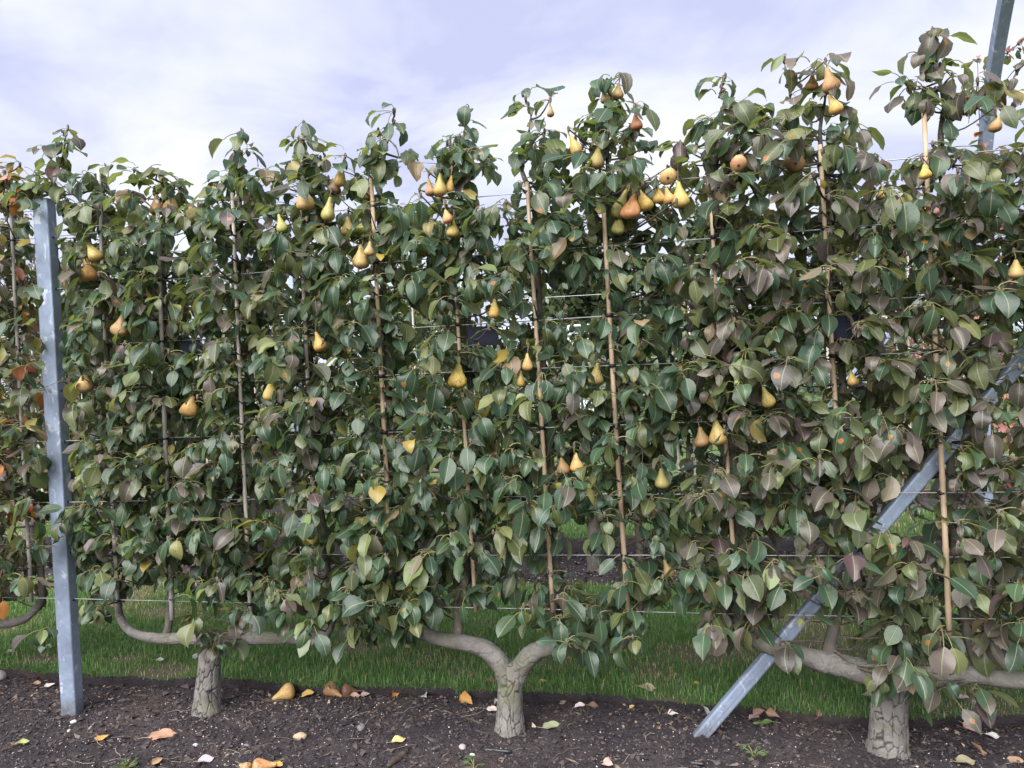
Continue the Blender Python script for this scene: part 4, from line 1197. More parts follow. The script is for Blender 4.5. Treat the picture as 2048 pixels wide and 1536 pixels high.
TREES = [
 dict(key='far', name='pear_tree', label='pear tree with small purple and bronze leaves beyond the steel post', u1=on_row(98, 900)[0], lsz=0.074,
      base=(-300, 1400), trunk=[(-300, 1410), (-300, 1340), (-298, 1262)], tr=[.065, .055, .05],
      arms=[([(-298, 1268), (-200, 1262), (-100, 1256), (0, 1248), (45, 1240), (75, 1215)], [.04, .034, .026, .02, .018]), ([(-300, 1268), (-400, 1266), (-560, 1262)], [.04, .03])],
      leaders=[([(75, 1216), (84, 1185), (74, 1080), (62, 900), (50, 650), (35, 480), (18, 345)], [.019, .015, .011, .006]), ([(-90, 1256), (-95, 1100), (-120, 700), (-150, 380)], [.018, .008])]),
 dict(key='left', name='pear_tree', label='espaliered pear tree with a thin trunk and level arms next to the steel post', u1=on_row(712, 900)[0], lsz=0.085,
      base=(415, 1412), trunk=[(414, 1425), (415, 1395), (418, 1350), (420, 1310), (425, 1268)], tr=[.070, .060, .052, .049, .040],
      arms=[([(424, 1280), (380, 1277), (330, 1277), (285, 1272), (255, 1258), (240, 1235)], [.030, .027, .025, .023, .020, .019]), ([(424, 1276), (470, 1276), (560, 1277), (620, 1276), (652, 1266), (664, 1238)], [.032, .028, .026, .024, .022, .02])],
      leaders=[([(240, 1240), (236, 1180), (232, 1000), (225, 800), (215, 600), (205, 420), (196, 365), (225, 330)], [.019, .017, .013, .010, .007]), ([(332, 1270), (338, 1225), (347, 1000), (342, 800), (332, 600), (326, 400), (318, 340)], [.019, .016, .013, .009, .005]),
               ([(505, 1272), (509, 1200), (508, 1000), (500, 800), (490, 560), (482, 400), (478, 300)], [.019, .016, .013, .009, .005]), ([(664, 1245), (656, 1150), (634, 950), (622, 700), (615, 480), (607, 330), (606, 265)], [.02, .016, .013, .009, .005])]),
 dict(key='mid', name='pear_tree', label='espaliered pear tree with a pale forked trunk, its arms parting like a Y', u1=on_row(1375, 900)[0], lsz=0.088,
      base=(1020, 1468), trunk=[(1018, 1485), (1020, 1455), (1020, 1420), (1021, 1385), (1022, 1350), (1022, 1325)], tr=[.076, .067, .057, .054, .053, .036],
      arms=[([(1018, 1392), (1010, 1350), (998, 1324), (975, 1302), (940, 1288), (905, 1282), (860, 1272), (815, 1258), (785, 1232)], [.030, .044, .043, .038, .034, .032, .028, .024, .02]), ([(1024, 1392), (1034, 1352), (1046, 1328), (1064, 1309), (1092, 1296), (1130, 1290), (1185, 1300), (1240, 1288), (1268, 1250)], [.030, .044, .043, .040, .037, .034, .03, .026, .022])],
      leaders=[([(786, 1236), (790, 1150), (785, 900), (775, 700), (765, 520), (757, 390), (770, 290), (790, 240)], [.019, .017, .013, .010, .005]), ([(916, 1284), (914, 1235), (916, 1200), (936, 1150), (944, 1000), (938, 760), (932, 560), (925, 420), (905, 330), (900, 270)], [.022, .02, .017, .014, .010, .005]),
               ([(1092, 1296), (1104, 1240), (1112, 1100), (1092, 850), (1076, 620), (1068, 420), (1040, 330), (1052, 270)], [.02, .017, .014, .011, .005]), ([(1267, 1252), (1282, 1180), (1275, 1000), (1252, 800), (1240, 600), (1228, 440), (1216, 320), (1210, 215)], [.021, .018, .014, .011, .005])]),
 dict(key='right', name='pear_tree', label='espaliered pear tree with a thick cracked trunk and bronze-tinted leaves', u1=9.0, lsz=0.089,
      base=(1775, 1492), trunk=[(1775, 1510), (1776, 1485), (1778, 1440), (1780, 1400), (1785, 1360), (1788, 1335)], tr=[.084, .074, .069, .067, .066, .045],
      arms=[([(1780, 1358), (1735, 1346), (1690, 1332), (1640, 1322), (1590, 1308), (1530, 1292), (1485, 1262), (1468, 1220)], [.05, .048, .045, .042, .036, .03, .024, .02]), ([(1790, 1362), (1840, 1356), (1900, 1350), (1960, 1352), (2050, 1360), (2150, 1340), (2195, 1280)], [.046, .042, .038, .036, .032, .028, .022])],
      leaders=[([(1468, 1225), (1472, 1100), (1466, 900), (1452, 650), (1440, 480), (1432, 380), (1445, 260), (1450, 190)], [.02, .017, .014, .010, .005]), ([(1655, 1318), (1662, 1265), (1692, 1150), (1696, 950), (1684, 720), (1670, 520), (1662, 400), (1645, 280), (1650, 200)], [.026, .021, .017, .014, .010, .005]),
               ([(1962, 1348), (1945, 1290), (1928, 1215), (1905, 1000), (1895, 700), (1885, 450), (1880, 270), (1888, 215), (1868, 130), (1862, 70)], [.024, .021, .016, .013, .010, .008, .004]), ([(2192, 1285), (2180, 1150), (2150, 700), (2120, 350), (2100, 180)], [.02, .015, .008])]),
]
# bare or sparsely leaved shoot tips that stand out of the outline
SHOOTS = [[(128, 300), (132, 270), (137, 250)], [(475, 320), (481, 285), (486, 258)], [(607, 300), (608, 268), (607, 240)], [(925, 290), (931, 250), (938, 212)], [(1058, 265), (1062, 230), (1055, 205), (1045, 188)], [(1580, 190), (1572, 150), (1568, 108)], [(1862, 140), (1868, 90), (1864, 52)], [(1225, 200), (1215, 175), (1214, 158)],
          [(1888, 222), (1920, 212), (1955, 205)], [(2010, 190), (2030, 150), (2048, 120)], [(783, 260), (788, 232), (790, 218)], [(1440, 190), (1445, 165), (1452, 148)], [(205, 395), (215, 365), (217, 330)]]

WIRE_SEG = {7: [(691, 760, 430), (780, 870, 422), (960, 1010, 410), (1480, 1560, 352), (1590, 1640, 344), (1750, 1790, 327)], 6: [(315, 560, 550), (770, 850, 530), (1340, 1400, 493), (1440, 1485, 481), (1540, 1600, 473), (1700, 1760, 459)],
 5: [(310, 490, 677), (820, 940, 660), (1022, 1232, 643), (1880, 2048, 580)], 4: [(440, 485, 763), (735, 765, 752), (840, 895, 748), (1120, 1350, 733), (1515, 1690, 717), (1760, 2000, 703)], 3: [(130, 330, 873), (350, 520, 870), (620, 780, 863), (790, 965, 859), (1505, 1545, 841), (2010, 2048, 826)],
 2: [(135, 310, 983), (420, 560, 989), (680, 740, 990), (1000, 1090, 993), (1300, 1340, 989), (1540, 1680, 987), (1840, 2048, 984)], 1: [(370, 520, 1090), (1110, 1250, 1106), (1510, 1600, 1108), (1770, 2048, 1107)], 0: [(150, 500, 1186), (860, 1120, 1212), (1820, 2030, 1225)]}
CLEAR_WIRE = [(on_row(a, y, WIRE_W)[0], on_row(b, y, WIRE_W)[0], WIRE_Z[k]) for k, l in WIRE_SEG.items() for a, b, y in l]
LEAF_LOG = []
def build_leaves(root, org, clusters, mixname, lsz, r, n_parts, variants, low=False, mat=None, wref=0.0, rust=0.075, cull=True, az_spread=1.15):
    L = dict(p=[], az=[], s=[])
    for (u, w, z, nl) in clusters:
        n = nl if nl else int(r.integers(6, 13))
        wl = w - wref
        pref = -math.pi / 2 if (wl < 0.06 or r.random() < 0.35) else math.pi / 2      # towards the path, or away from it
        a0 = r.uniform(0, 6.28)
        for k in range(n):
            az = pref + r.normal(0, az_spread) if r.random() < 0.8 else a0 + k * 2.4
            L['p'].append(pt(u, w, z) + r.normal(0, 0.010, 3)); L['az'].append(az + ROWANG); L['s'].append(lsz * (r.uniform(0.55, 1.28) if r.random() > .12 else r.uniform(.4, .6)))
    n = len(L['p'])
    P_, S_ = np.array(L['p']), np.array(L['s'])
    Rm = leaf_frames(n, np.array(L['az']), r)
    vi = r.integers(0, len(variants), n)
    cen = np.stack([variants[k][3] for k in vi])
    C = P_ + np.einsum('nij,nj->ni', Rm, cen) * S_[:, None]
    cu, cw, cz = (C - P0) @ UD, (C - P0) @ ND, C[:, 2]
    keep = np.ones(n, dtype=bool)
    if cull:
        for (u, z, w, hu, hz) in CLEAR:
            kx = (CAMU - u) / (CAMW - w); kz = (EYE - z) / (CAMW - w)
            hit = (cw < w + 0.02) & (np.abs(cu - u - kx * (cw - w)) < hu + 0.30 * S_) & (np.abs(cz - z - kz * (cw - w)) < hz + 0.32 * S_)
            keep &= ~(hit & (r.random(n) < 0.86))
        for (hu_, hz_), a_, b_ in HU:
            kx = (CAMU - cu) / (CAMW - cw); kz = (EYE - cz) / (CAMW - cw)
            hit = ((cu - kx * cw - hu_) / (a_ * .95)) ** 2 + ((cz - kz * cw - hz_) / (b_ * .95)) ** 2 < 1
            keep &= ~(hit & (r.random(n) < 0.82))
        for (u, z0, z1) in CLEAR_CANE:
            kx = (CAMU - u) / (CAMW - CANE_W)
            hit = (cw < CANE_W + 0.005) & (np.abs(cu - u - kx * (cw - CANE_W)) < 0.36 * S_ + 0.010) & (cz > z0 - 0.01) & (cz < z1 + 0.01)
            keep &= ~(hit & (r.random(n) < 0.84))
        for (ua_, ub_, z) in CLEAR_WIRE:
            kx = (CAMU - cu) / (CAMW - cw); kz = (EYE - z) / (CAMW - WIRE_W)
            uu = cu + kx * (WIRE_W - cw)
            hit = (cw < WIRE_W + 0.008) & (uu > ua_) & (uu < ub_) & (np.abs(cz - z - kz * (cw - WIRE_W)) < 0.30 * S_)
            keep &= ~(hit & (r.random(n) < 0.72))
        pz = (cw < -0.03) & (np.abs(cu - PU - (CAMU - PU) / (CAMW + .05) * (cw + .05)) < 0.07) & (cz < 2.45) & ~((cz > 0.86) & (cz < 1.02))
        keep &= ~pz
    ix = np.nonzero(keep)[0]
    P_, S_, Rm, vi, cw, C = P_[ix], S_[ix], Rm[ix], vi[ix], cw[ix], C[ix]
    n = len(ix)
    col = leaf_colours(n, mixname, r, rust)
    # the leaves that show largest become parts of their own
    part = np.zeros(n, dtype=bool)
    if n_parts:
        rel = C - CAM
        dd = rel @ FW; sx_, sy_ = rel @ RT / dd * FPX + 1024, -(rel @ UPV) / dd * FPX + 768
        inframe = (sx_ > -10) & (sx_ < 2058) & (sy_ > 0) & (sy_ < 1536)
        score = cw * 1.0 - S_ * 1.5 + r.normal(0, 0.03, n) + (~inframe) * 10
        o_ = np.argsort(score)[:n_parts]
        part[o_[score[o_] < 5]] = True
    for i in np.nonzero(part)[0]:
        o = bpy.data.objects.new('leaf', VAR_MESH[vi[i]])
        COL.objects.link(o); o.parent = root
        mm = Rm[i] * S_[i]; q = P_[i] - org
        o.matrix_basis = Matrix([[*mm[0], q[0]], [*mm[1], q[1]], [*mm[2], q[2]], [0, 0, 0, 1]])
        o.color = tuple(col[i])
    Vs, Qs, Us, Ts, off = [], [], [], [], 0
    for k, (V, Q, uv, c) in enumerate(variants):
        sel = np.nonzero((vi == k) & ~part)[0]
        if not len(sel): continue
        W_ = np.einsum('nij,mj->nmi', Rm[sel] * S_[sel][:, None, None], V) + (P_[sel] - org)[:, None, :]
        m_ = len(V)
        Vs.append(W_.reshape(-1, 3)); Us.append(np.tile(uv, (len(sel), 1))); Ts.append(np.repeat(col[sel], m_, 0))
        Qs.append((off + np.arange(len(sel)) * m_)[:, None, None] + Q[None]); off += len(sel) * m_
    if Vs:
        me = new_mesh('foliage', np.concatenate(Vs), [np.concatenate([q.reshape(-1, 4) for q in Qs])], mat or M['leaf'], np.concatenate(Us), np.concatenate(Ts))
        tag(link('foliage', me, root), kind='stuff')
    LEAF_LOG.append((mixname, n, int(part.sum())))

def twigs_to(root, org, clusters, lead_paths, r, sides=5):
    LP = np.concatenate([smooth_path(p, 5) for p in lead_paths])
    mb = MB()
    for (u, w, z, nl) in clusters:
        p = pt(u, w, z)
        d = LP - p
        dist = np.linalg.norm(d * np.array([1, 1, 1.0]), axis=1) + np.maximum(0, (LP[:, 2] - p[2] + 0.02)) * 1.2
        k = int(np.argmin(dist)); q = LP[k]
        if np.linalg.norm(q - p) > 0.5: continue
        mu_, mw_ = float(((p * .5 + q * .5) - P0) @ UD), float(((p * .5 + q * .5) - P0) @ ND)
        if mw_ < 0.06 and p[2] < 2.5 and (abs(mu_ - PU - (CAMU - PU) / CAMW * mw_) < 0.10 or (u - PU) * (float((q - P0) @ UD) - PU) < 0): continue
        mid = q * 0.5 + p * 0.5 + np.array([0, 0, -0.12]) * np.linalg.norm(q - p) + r.normal(0, 0.012, 3)
        P_ = smooth_path([q, mid, p], 3)
        V, Q, T, uv = tube(P_, np.linspace(0.0050, 0.0026, len(P_)) * r.uniform(0.7, 1.2), sides, False)
        mb.add(V, Q, None, uv)
        V, Q, T, uv = tube([p - np.array([0, 0, .014]), p - np.array([0, 0, .004]), p + np.array([0, 0, .006]), p + np.array([0, 0, .013])], [.003, .0058, .0062, .002], 5)
        mb.add(V, Q, T, uv)
    if mb.n:
        tag(link('spur_twigs', mb.mesh('spur_twigs', M['twig'], org), root), kind='stuff')

u_prev = -99
ti = 0
for t in TREES:
    r = np.random.default_rng(500 + ti)
    gu, gw = on_ground(*t['base']) if t['key'] != 'far' else (on_row(*t['base'])[0], 0.0)
    gw = 0.0
    gu = on_row(*t['base'])[0]
    org = pt(gu, 0, 0)
    root = thing(t['name'], org, t['label'], 'pear tree', 'espaliered pear trees in the front row')
    TP = px_path(t['trunk'])
    link('trunk', trunk_mesh(TP, t['tr'], org, ti + 1), root)
    for k, (pp, rad) in enumerate(t['arms']):
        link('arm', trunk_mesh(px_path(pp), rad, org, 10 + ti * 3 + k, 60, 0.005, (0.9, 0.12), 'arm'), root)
    lead = []
    for k, (pp, rad) in enumerate(t['leaders']):
        P_ = np.array(px_path(pp, 0.012))
        P_[1:-1] += r.normal(0, 0.004, P_[1:-1].shape)
        lead.append(P_)
        V, Q, T, uv = rough_tube(P_, rad, 10, 0.22, 10 * ti + k, 6)
        link('leader', new_mesh('leader', V - org, [Q, T], M['bark_arm'], uv), root)
    cl = [s for s in spurs if u_prev <= s[0] < t['u1']]
    for sh in SHOOTS:
        us_ = on_row(*sh[0])[0]
        if u_prev <= us_ < t['u1']:
            P_ = smooth_path(px_path(sh, -0.01), 5)
            V, Q, T, uv = tube(P_, np.linspace(0.0042, 0.0016, len(P_)), 5)
            link('shoot', new_mesh('shoot', V - org, [Q, T], M['twig'], uv), root)
            lead.append(P_)
            for p in P_[::3]:
                q = p - P0
                cl.append((float(q @ UD), float(q @ ND), float(p[2]), 2))
    twigs_to(root, org, cl, lead, r)
    build_leaves(root, org, cl, t['key'], t['lsz'], r, 300, VAR)
    if t['key'] == 'far':
        ac = []
        for x, y, w in [(10, 345, -.05), (28, 352, -.08), (38, 372, -.04), (14, 385, -.1), (30, 405, -.06), (-10, 370, 0), (40, 330, 0), (20, 330, .02), (44, 1010, -.1), (60, 1005, -.08), (30, 850, -.12), (18, 835, -.1)]:
            u_, z_ = on_row(x, y, w); ac.append((u_, w, z_, 5))
        twigs_to(root, org, ac, lead, r)
        build_leaves(root, org, ac, 'autumn', t['lsz'] * .95, r, 0, VAR, cull=False)
    u_prev = t['u1']; ti += 1

# ---- rows behind
def back_tree(u0, w0, seed, label, group, mixname, half=0.86, top=2.7, n_cl=230, canes=True, leaf=0.088, bot=0.5, extra=(), canelabel=None):
    r = np.random.default_rng(seed)
    org = pt(u0, w0, 0.0)
    root = thing('pear_tree', org, label, 'pear tree', group)
    tp = [org + np.array([0, 0, -.05]), org + np.array([0, 0, .2]), org + np.array([0, 0, .42])]
    V, Q, T, uv = rough_tube(tp, [.07, .058, .05], 14, .2, seed, 5)
    link('trunk', new_mesh('trunk', V - org, [Q, T], M['bark_arm'], uv), root)
    lead = []
    for s in (-1, 1):
        P_ = [org + np.array([0, 0, .38]), pt(u0 + s * .2, w0, .44), pt(u0 + s * .5, w0, .44), pt(u0 + s * .66, w0, .50), pt(u0 + s * .70, w0, .62)]
        V, Q, T, uv = rough_tube(P_, [.035, .03, .026, .02], 10, .15, seed + s, 4)
        link('arm', new_mesh('arm', V - org, [Q, T], M['bark'], uv), root)
        for du in (.24, .70):
            tz = top - r.uniform(0.05, .3)
            P_ = [pt(u0 + s * du, w0, .44 if du < .5 else .6), pt(u0 + s * du + r.normal(0, .02), w0, 1.1), pt(u0 + s * du + r.normal(0, .03), w0, 1.7), pt(u0 + s * du + r.normal(0, .04), w0, tz)]
            lead.append(np.array(P_))
            V, Q, T, uv = rough_tube(P_, [.02, .015, .011, .005], 8, .2, seed, 5)
            link('leader', new_mesh('leader', V - org, [Q, T], M['bark_arm'], uv), root)
            if canes:
                a = pt(u0 + s * du - .04, w0 - .035, .45 + r.uniform(-.03, .03)); b = pt(u0 + s * du - .045 + r.normal(0, .02), w0 - .035, min(top, 2.45) - r.uniform(0, .2))
                cane(a, b, 0.011, 'bamboo_pale', canelabel, 'bamboo canes of the second row', seed * 7 + int(du * 100) + s)
    cl = []
    for i in range(n_cl):
        u = u0 + r.uniform(-half, half); z = bot + (top - bot) * (1 - r.random() ** 1.15)
        tz = top - 0.25 * fbm(np.array([u * 2.5]), np.array([seed * 1.0]), 2)[0]
        if z > tz: continue
        cl.append((u, w0 + float(np.clip(r.normal(0, .11), -.24, .24)), z, None))
    for pth in extra:
        P_ = smooth_path(pth, 6)
        V, Q, T, uv = tube(P_, np.linspace(0.006, 0.002, len(P_)), 5)
        link('shoot', new_mesh('shoot', V - org, [Q, T], M['twig'], uv), root); lead.append(P_)
        for p in P_[::2]:
            q = p - P0; cl.append((float(q @ UD), float(q @ ND), float(p[2]), 4))
    twigs_to(root, org, cl, lead, r, 4)
    build_leaves(root, org, cl, mixname, leaf, r, 0, VAR_LOW, True, M['leaf_far'], w0, 0.0, False)
    return root
CL2 = 'bleached bamboo cane standing in the second tree row'
back_tree(-5.0, 2.55, 601, 'bushy pear tree of the second row, beyond the purple-leaved tree', 'pear trees in the second row', 'far', canelabel=CL2)
back_tree(-3.35, 2.55, 602, 'pear tree of the second row, seen past the steel post', 'pear trees in the second row', 'back', canelabel=CL2)
back_tree(-1.50, 2.55, 603, 'green pear tree of the second row behind the thin-trunked tree', 'pear trees in the second row', 'back', top=2.8, canelabel=CL2)
back_tree(0.05, 2.55, 604, 'thin-leaved pear tree of the second row behind the forked tree', 'pear trees in the second row', 'back', top=1.95, n_cl=140, canelabel=CL2)
back_tree(1.55, 2.55, 605, 'pear tree of the second row behind the slanting brace', 'pear trees in the second row', 'back', top=2.45, n_cl=190, canelabel=CL2)
ex = [[at_dist(2090, 30, 4.7), at_dist(2050, 75, 4.7), at_dist(2015, 105, 4.75), at_dist(1985, 118, 4.8)], [at_dist(2060, 420, 4.9), at_dist(1975, 300, 4.9), at_dist(1960, 250, 4.9), at_dist(1955, 120, 4.9)]]
back_tree(3.0, 2.55, 606, 'pear tree with pink and red autumn leaves by the arch post', 'pear trees in the second row', 'red', top=2.7, n_cl=230, extra=ex, leaf=0.07, canelabel=CL2)
for i, (u0, tp, mxn) in enumerate([(-8.3, 2.6, 'far'), (-6.2, 2.5, 'back'), (-4.2, 2.4, 'back'), (-2.3, 2.5, 'back'), (1.7, 2.2, 'back'), (3.6, 2.4, 'red'), (5.4, 2.5, 'back')]):
    back_tree(u0, 5.15, 640 + i, 'low leafy pear tree of the third row, far behind the wires', 'pear trees in the third row', mxn, top=tp, n_cl=130, canes=False, leaf=0.10)

# ================================================================== FAR BACKGROUND
M['needle'] = M['leaf_far']
def far_tree(p, h, rad, n, seed, label, cols, leafs=0.22, trunk_r=0.2, crown0=0.15, group='trees on the skyline', bare=False, name='tree'):
    r = np.random.default_rng(seed)
    root = thing(name, p, label, 'tree', group)
    tp = [np.array([0, 0, -.3]), np.array([r.normal(0, .05) * rad, r.normal(0, .05) * rad, h * .45]), np.array([r.normal(0, .06) * rad, 0, h * .92])]
    mbt = MB()
    V, Q, T, uv = rough_tube(tp, [trunk_r, trunk_r * .7, trunk_r * .12], 9, .2, seed, 5)
    link('trunk', new_mesh('trunk', V, [Q, T], M['twig'], uv), root)
    ctrs = []
    nb = 22
    for i in range(nb):
        f = r.uniform(crown0, .95)
        a = r.uniform(0, 6.28)
        prof_ = math.sin(math.pi * min(1, (f - crown0) / (1 - crown0) * .85 + .12)) ** .7
        L = rad * prof_ * r.uniform(.6, 1.0)
        b = tp[1] * (f / .45) if f < .45 else tp[1] + (tp[2] - tp[1]) * (f - .45) / .47
        e_ = b + np.array([math.cos(a) * L, math.sin(a) * L, h * r.uniform(.02, .16)])
        V, Q, T, uv = tube(smooth_path([b, (b + e_) / 2 + np.array([0, 0, -.03 * h]), e_], 3), np.linspace(trunk_r * .3, .012, 7), 5, False)
        mbt.add(V, Q, None, uv)
        if bare:
            for k in range(9):
                t_ = r.uniform(.25, 1); s_ = b + (e_ - b) * t_
                q = s_ + np.array([r.normal(0, .14), r.normal(0, .14), r.uniform(.05, .4)]) * rad * .8
                V, Q, T, uv = tube([s_, (s_ + q) / 2 + r.normal(0, .02, 3), q], [.012, .008, .004], 3, False); mbt.add(V, Q, None, uv)
                ctrs.append((q, .16 * rad))
        for k in range(3): ctrs.append((b + (e_ - b) * r.uniform(.45, 1.05), rad * r.uniform(.2, .38)))
    link('limbs', mbt.mesh('limbs', M['twig']), root)['kind'] = 'stuff'
    ci = r.integers(0, len(ctrs), n)
    cc = np.array([c for c, _ in ctrs])[ci]; cr2 = np.array([q for _, q in ctrs])[ci]
    d = r.normal(0, 1, (n, 3)); d /= np.linalg.norm(d, axis=1)[:, None]
    P_ = cc + d * (cr2 * r.random(n) ** .4)[:, None]
    a1 = r.normal(0, 1, (n, 3)); a1 /= np.linalg.norm(a1, axis=1)[:, None]
    a2 = np.cross(a1, r.normal(0, 1, (n, 3))); a2 /= np.linalg.norm(a2, axis=1)[:, None]
    s_ = (leafs * r.uniform(.6, 1.3, n))[:, None]
    V = np.stack([P_ - a1 * s_, P_ + a2 * s_ * .45, P_ + a1 * s_, P_ - a2 * s_ * .45], 1)
    cl_ = np.array(cols)[r.integers(0, len(cols), n)] * r.uniform(.7, 1.3, (n, 1))
    tint = np.repeat(np.concatenate([cl_, np.zeros((n, 1))], 1), 4, 0)
    Q = (np.arange(n) * 4)[:, None] + np.arange(4)
    tag(link('crown', new_mesh('crown', V.reshape(-1, 3), [Q], M['leaf_far'], np.tile([[.3, .2], [.8, .5], [.3, .9], [.1, .5]], (n, 1)), tint), root), kind='stuff')
    return root
DARKG = [(0.018, 0.036, 0.020), (0.026, 0.048, 0.026), (0.014, 0.028, 0.018), (0.036, 0.056, 0.028)]
MIDG = [(0.040, 0.065, 0.024), (0.055, 0.080, 0.028), (0.035, 0.055, 0.022)]
def gpos(x, d): 
    q = at_dist(x, 735, d); q[2] = 0.03
    return q
for i, (x, d, h, rad, cols, lab) in enumerate([
    (-260, 30, 7.0, 3.4, DARKG, 'dark round tree on the skyline beyond the red-leaved twiggy tree'),
    (230, 34, 5.5, 3.6, MIDG, 'mid-green tree on the skyline behind the thin-trunked pear'),
    (560, 32, 6.0, 3.6, DARKG, 'dark green tree on the skyline behind the tan and grey canes'),
    (860, 38, 6.2, 3.4, MIDG, 'pale green tree on the skyline above the greenhouse end'),
    (1090, 30, 6.6, 3.0, DARKG, 'dark dense tree seen in the gap behind the forked pear'),
    (1240, 33, 6.3, 3.2, DARKG, 'blackish green tree next to the one in the gap behind the forked pear'),
    (1450, 34, 7.2, 3.4, DARKG, 'dark tree on the skyline above the brace foot'),
    (1690, 30, 6.8, 3.0, DARKG, 'dark bluish tree behind the tied cane of the bronze-leaved pear'),
    (1880, 36, 5.6, 3.6, MIDG, 'green tree on the skyline behind the slanting brace'),
    (2150, 30, 6.4, 3.4, DARKG, 'dark tree on the skyline beyond the arch post')]):
    far_tree(gpos(x, d), h, rad, 5200, 700 + i, lab, cols, crown0=0.05)
far_tree(gpos(62, 13), 4.3, 1.15, 900, 720, 'twiggy tree with sparse purple-red leaves behind the steel post', [(0.13, 0.06, 0.065), (0.17, 0.085, 0.08), (0.10, 0.05, 0.06)], leafs=.045, trunk_r=.07, crown0=.3, bare=True, group=None)
far_tree(gpos(-30, 12), 3.6, 1.2, 1500, 721, 'dense twiggy bush with purplish leaves at the edge of the purple-leaved pear', [(0.10, 0.06, 0.06), (0.08, 0.07, 0.045), (0.14, 0.08, 0.06)], leafs=.05, trunk_r=.06, crown0=.1, bare=True, group=None)

# ---- clipped hedge beyond the third row
def hedge(u0, u1, w, h, t, n, seed, label):
    r = np.random.default_rng(seed)
    org = pt((u0 + u1) / 2, w, 0.03)
    o = thing('hedge', org, label, 'hedge')
    u = r.uniform(u0, u1, n); hh = h * (0.9 + 0.22 * (fbm(u * 1.3, u * 0 + 3, 3) - 0.5))
    z = hh * (1 - r.random(n) ** 1.5 * .98); ww = w + t * (r.random(n) - .5) * np.where(r.random(n) < .5, 1, 1.25)
    P_ = P0 + u[:, None] * UD + ww[:, None] * ND + z[:, None] * np.array([0, 0, 1.0]) + 0.03 * np.array([0, 0, 1.0]) - org
    a1 = r.normal(0, 1, (n, 3)); a1 /= np.linalg.norm(a1, axis=1)[:, None]
    a2 = np.cross(a1, r.normal(0, 1, (n, 3))); a2 /= np.linalg.norm(a2, axis=1)[:, None]
    s_ = r.uniform(.05, .11, n)[:, None]
    V = np.stack([P_ - a1 * s_, P_ + a2 * s_ * .5, P_ + a1 * s_, P_ - a2 * s_ * .5], 1)
    cl_ = np.array([(0.05, 0.085, 0.035), (0.075, 0.11, 0.04), (0.10, 0.12, 0.05), (0.035, 0.06, 0.03)])[r.integers(0, 4, n)] * r.uniform(.8, 1.4, (n, 1))
    tint = np.repeat(np.concatenate([cl_, np.zeros((n, 1))], 1), 4, 0)
    Q = (np.arange(n) * 4)[:, None] + np.arange(4)
    tag(link('foliage', new_mesh('foliage', V.reshape(-1, 3), [Q], M['leaf_far'], np.tile([[.3, .2], [.8, .5], [.3, .9], [.1, .5]], (n, 1)), tint), o), kind='stuff')
    mbs = MB()
    for k in range(int((u1 - u0) / .6)):
        b = pt(u0 + .3 + k * .6, w, -.02) - org
        V, Q, T, uv = tube([b, b + np.array([.03, 0, h * .4]), b + np.array([-.03, .02, h * .75])], [.03, .022, .01], 5); mbs.add(V, Q, T, uv)
    tag(link('stems', mbs.mesh('stems', M['twig']), o), kind='stuff')
hedge(-16, 15, 13.5, 2.0, .7, 20000, 801, 'low clipped hedge crossing the lawn far behind the tree rows')
# ---- white greenhouse far off
def greenhouse(x0, x1, d, label):
    a, b = gpos(x0, d), gpos(x1, d)
    ax = (b - a); L = np.linalg.norm(ax); ax /= L; ay = np.array([-ax[1], ax[0], 0]); z = np.array([0, 0, 1.0])
    o = thing('greenhouse', a, label, 'greenhouse')
    D, He, Hr = 3.2, 1.9, 2.75
    def bar(p, q, r_, nm):
        V, Q, T, uv = tube([p, q], r_, 4); link(nm, new_mesh(nm, V, [Q, T], M['white'], smooth=False), o)
    n = 9
    Vw, Qw = box(ax * L / 2 + ay * .06 + z * .3, ax * L / 2, ay * .05, z * .3); link('base_wall', new_mesh('base_wall', Vw, [Qw], M['white'], smooth=False), o)
    bar(z * He, ax * L + z * He, .05, 'gutter'); bar(ay * D / 2 + z * Hr, ax * L + ay * D / 2 + z * Hr, .045, 'ridge'); bar(ay * D / 4 + z * (He + Hr) / 2, ax * L + ay * D / 4 + z * (He + Hr) / 2, .025, 'purlin')
    bar(ay * D + z * He, ax * L + ay * D + z * He, .05, 'gutter')
    for i in range(n + 1):
        p = ax * L * i / n
        bar(p + z * .55, p + z * He, .03, 'mullion'); bar(p + z * He, p + ay * D / 2 + z * Hr, .03, 'rafter'); bar(p + ay * D + z * He, p + ay * D / 2 + z * Hr, .03, 'rafter'); bar(p + ay * D, p + ay * D + z * He, .03, 'mullion')
    for i in range(n):
        p, q = ax * (L * i / n + .02), ax * (L * (i + 1) / n - .02)
        for s0, s1 in ((ay * .02 + z * .6, ay * .02 + z * (He - .03)), (ay * .03 + z * (He + .03), ay * (D / 2 - .03) + z * (Hr - .03)), (ay * (D - .03) + z * (He + .03), ay * (D / 2 + .03) + z * (Hr - .03))):
            link('pane', new_mesh('pane', [p + s0, q + s0, q + s1, p + s1], [np.array([[0, 1, 2, 3]])], M['pane'], smooth=False), o)
greenhouse(830, 1240, 21, 'long low white greenhouse far behind the forked pear tree')
greenhouse(1790, 2110, 24, 'white glazed shed far behind the bronze-leaved pear tree')
# ---- canes of a far trellis to the right
for i in range(9):
    x = 1770 + i * 26
    cane(gpos(x, 12.0), gpos(x, 12.0) + np.array([0, 0, 1.9 + .1 * math.sin(i * 2.1)]), 0.014, 'bamboo', 'upright cane of a far trellis beyond the bronze-leaved pear', 'canes of the far trellis', 900 + i)

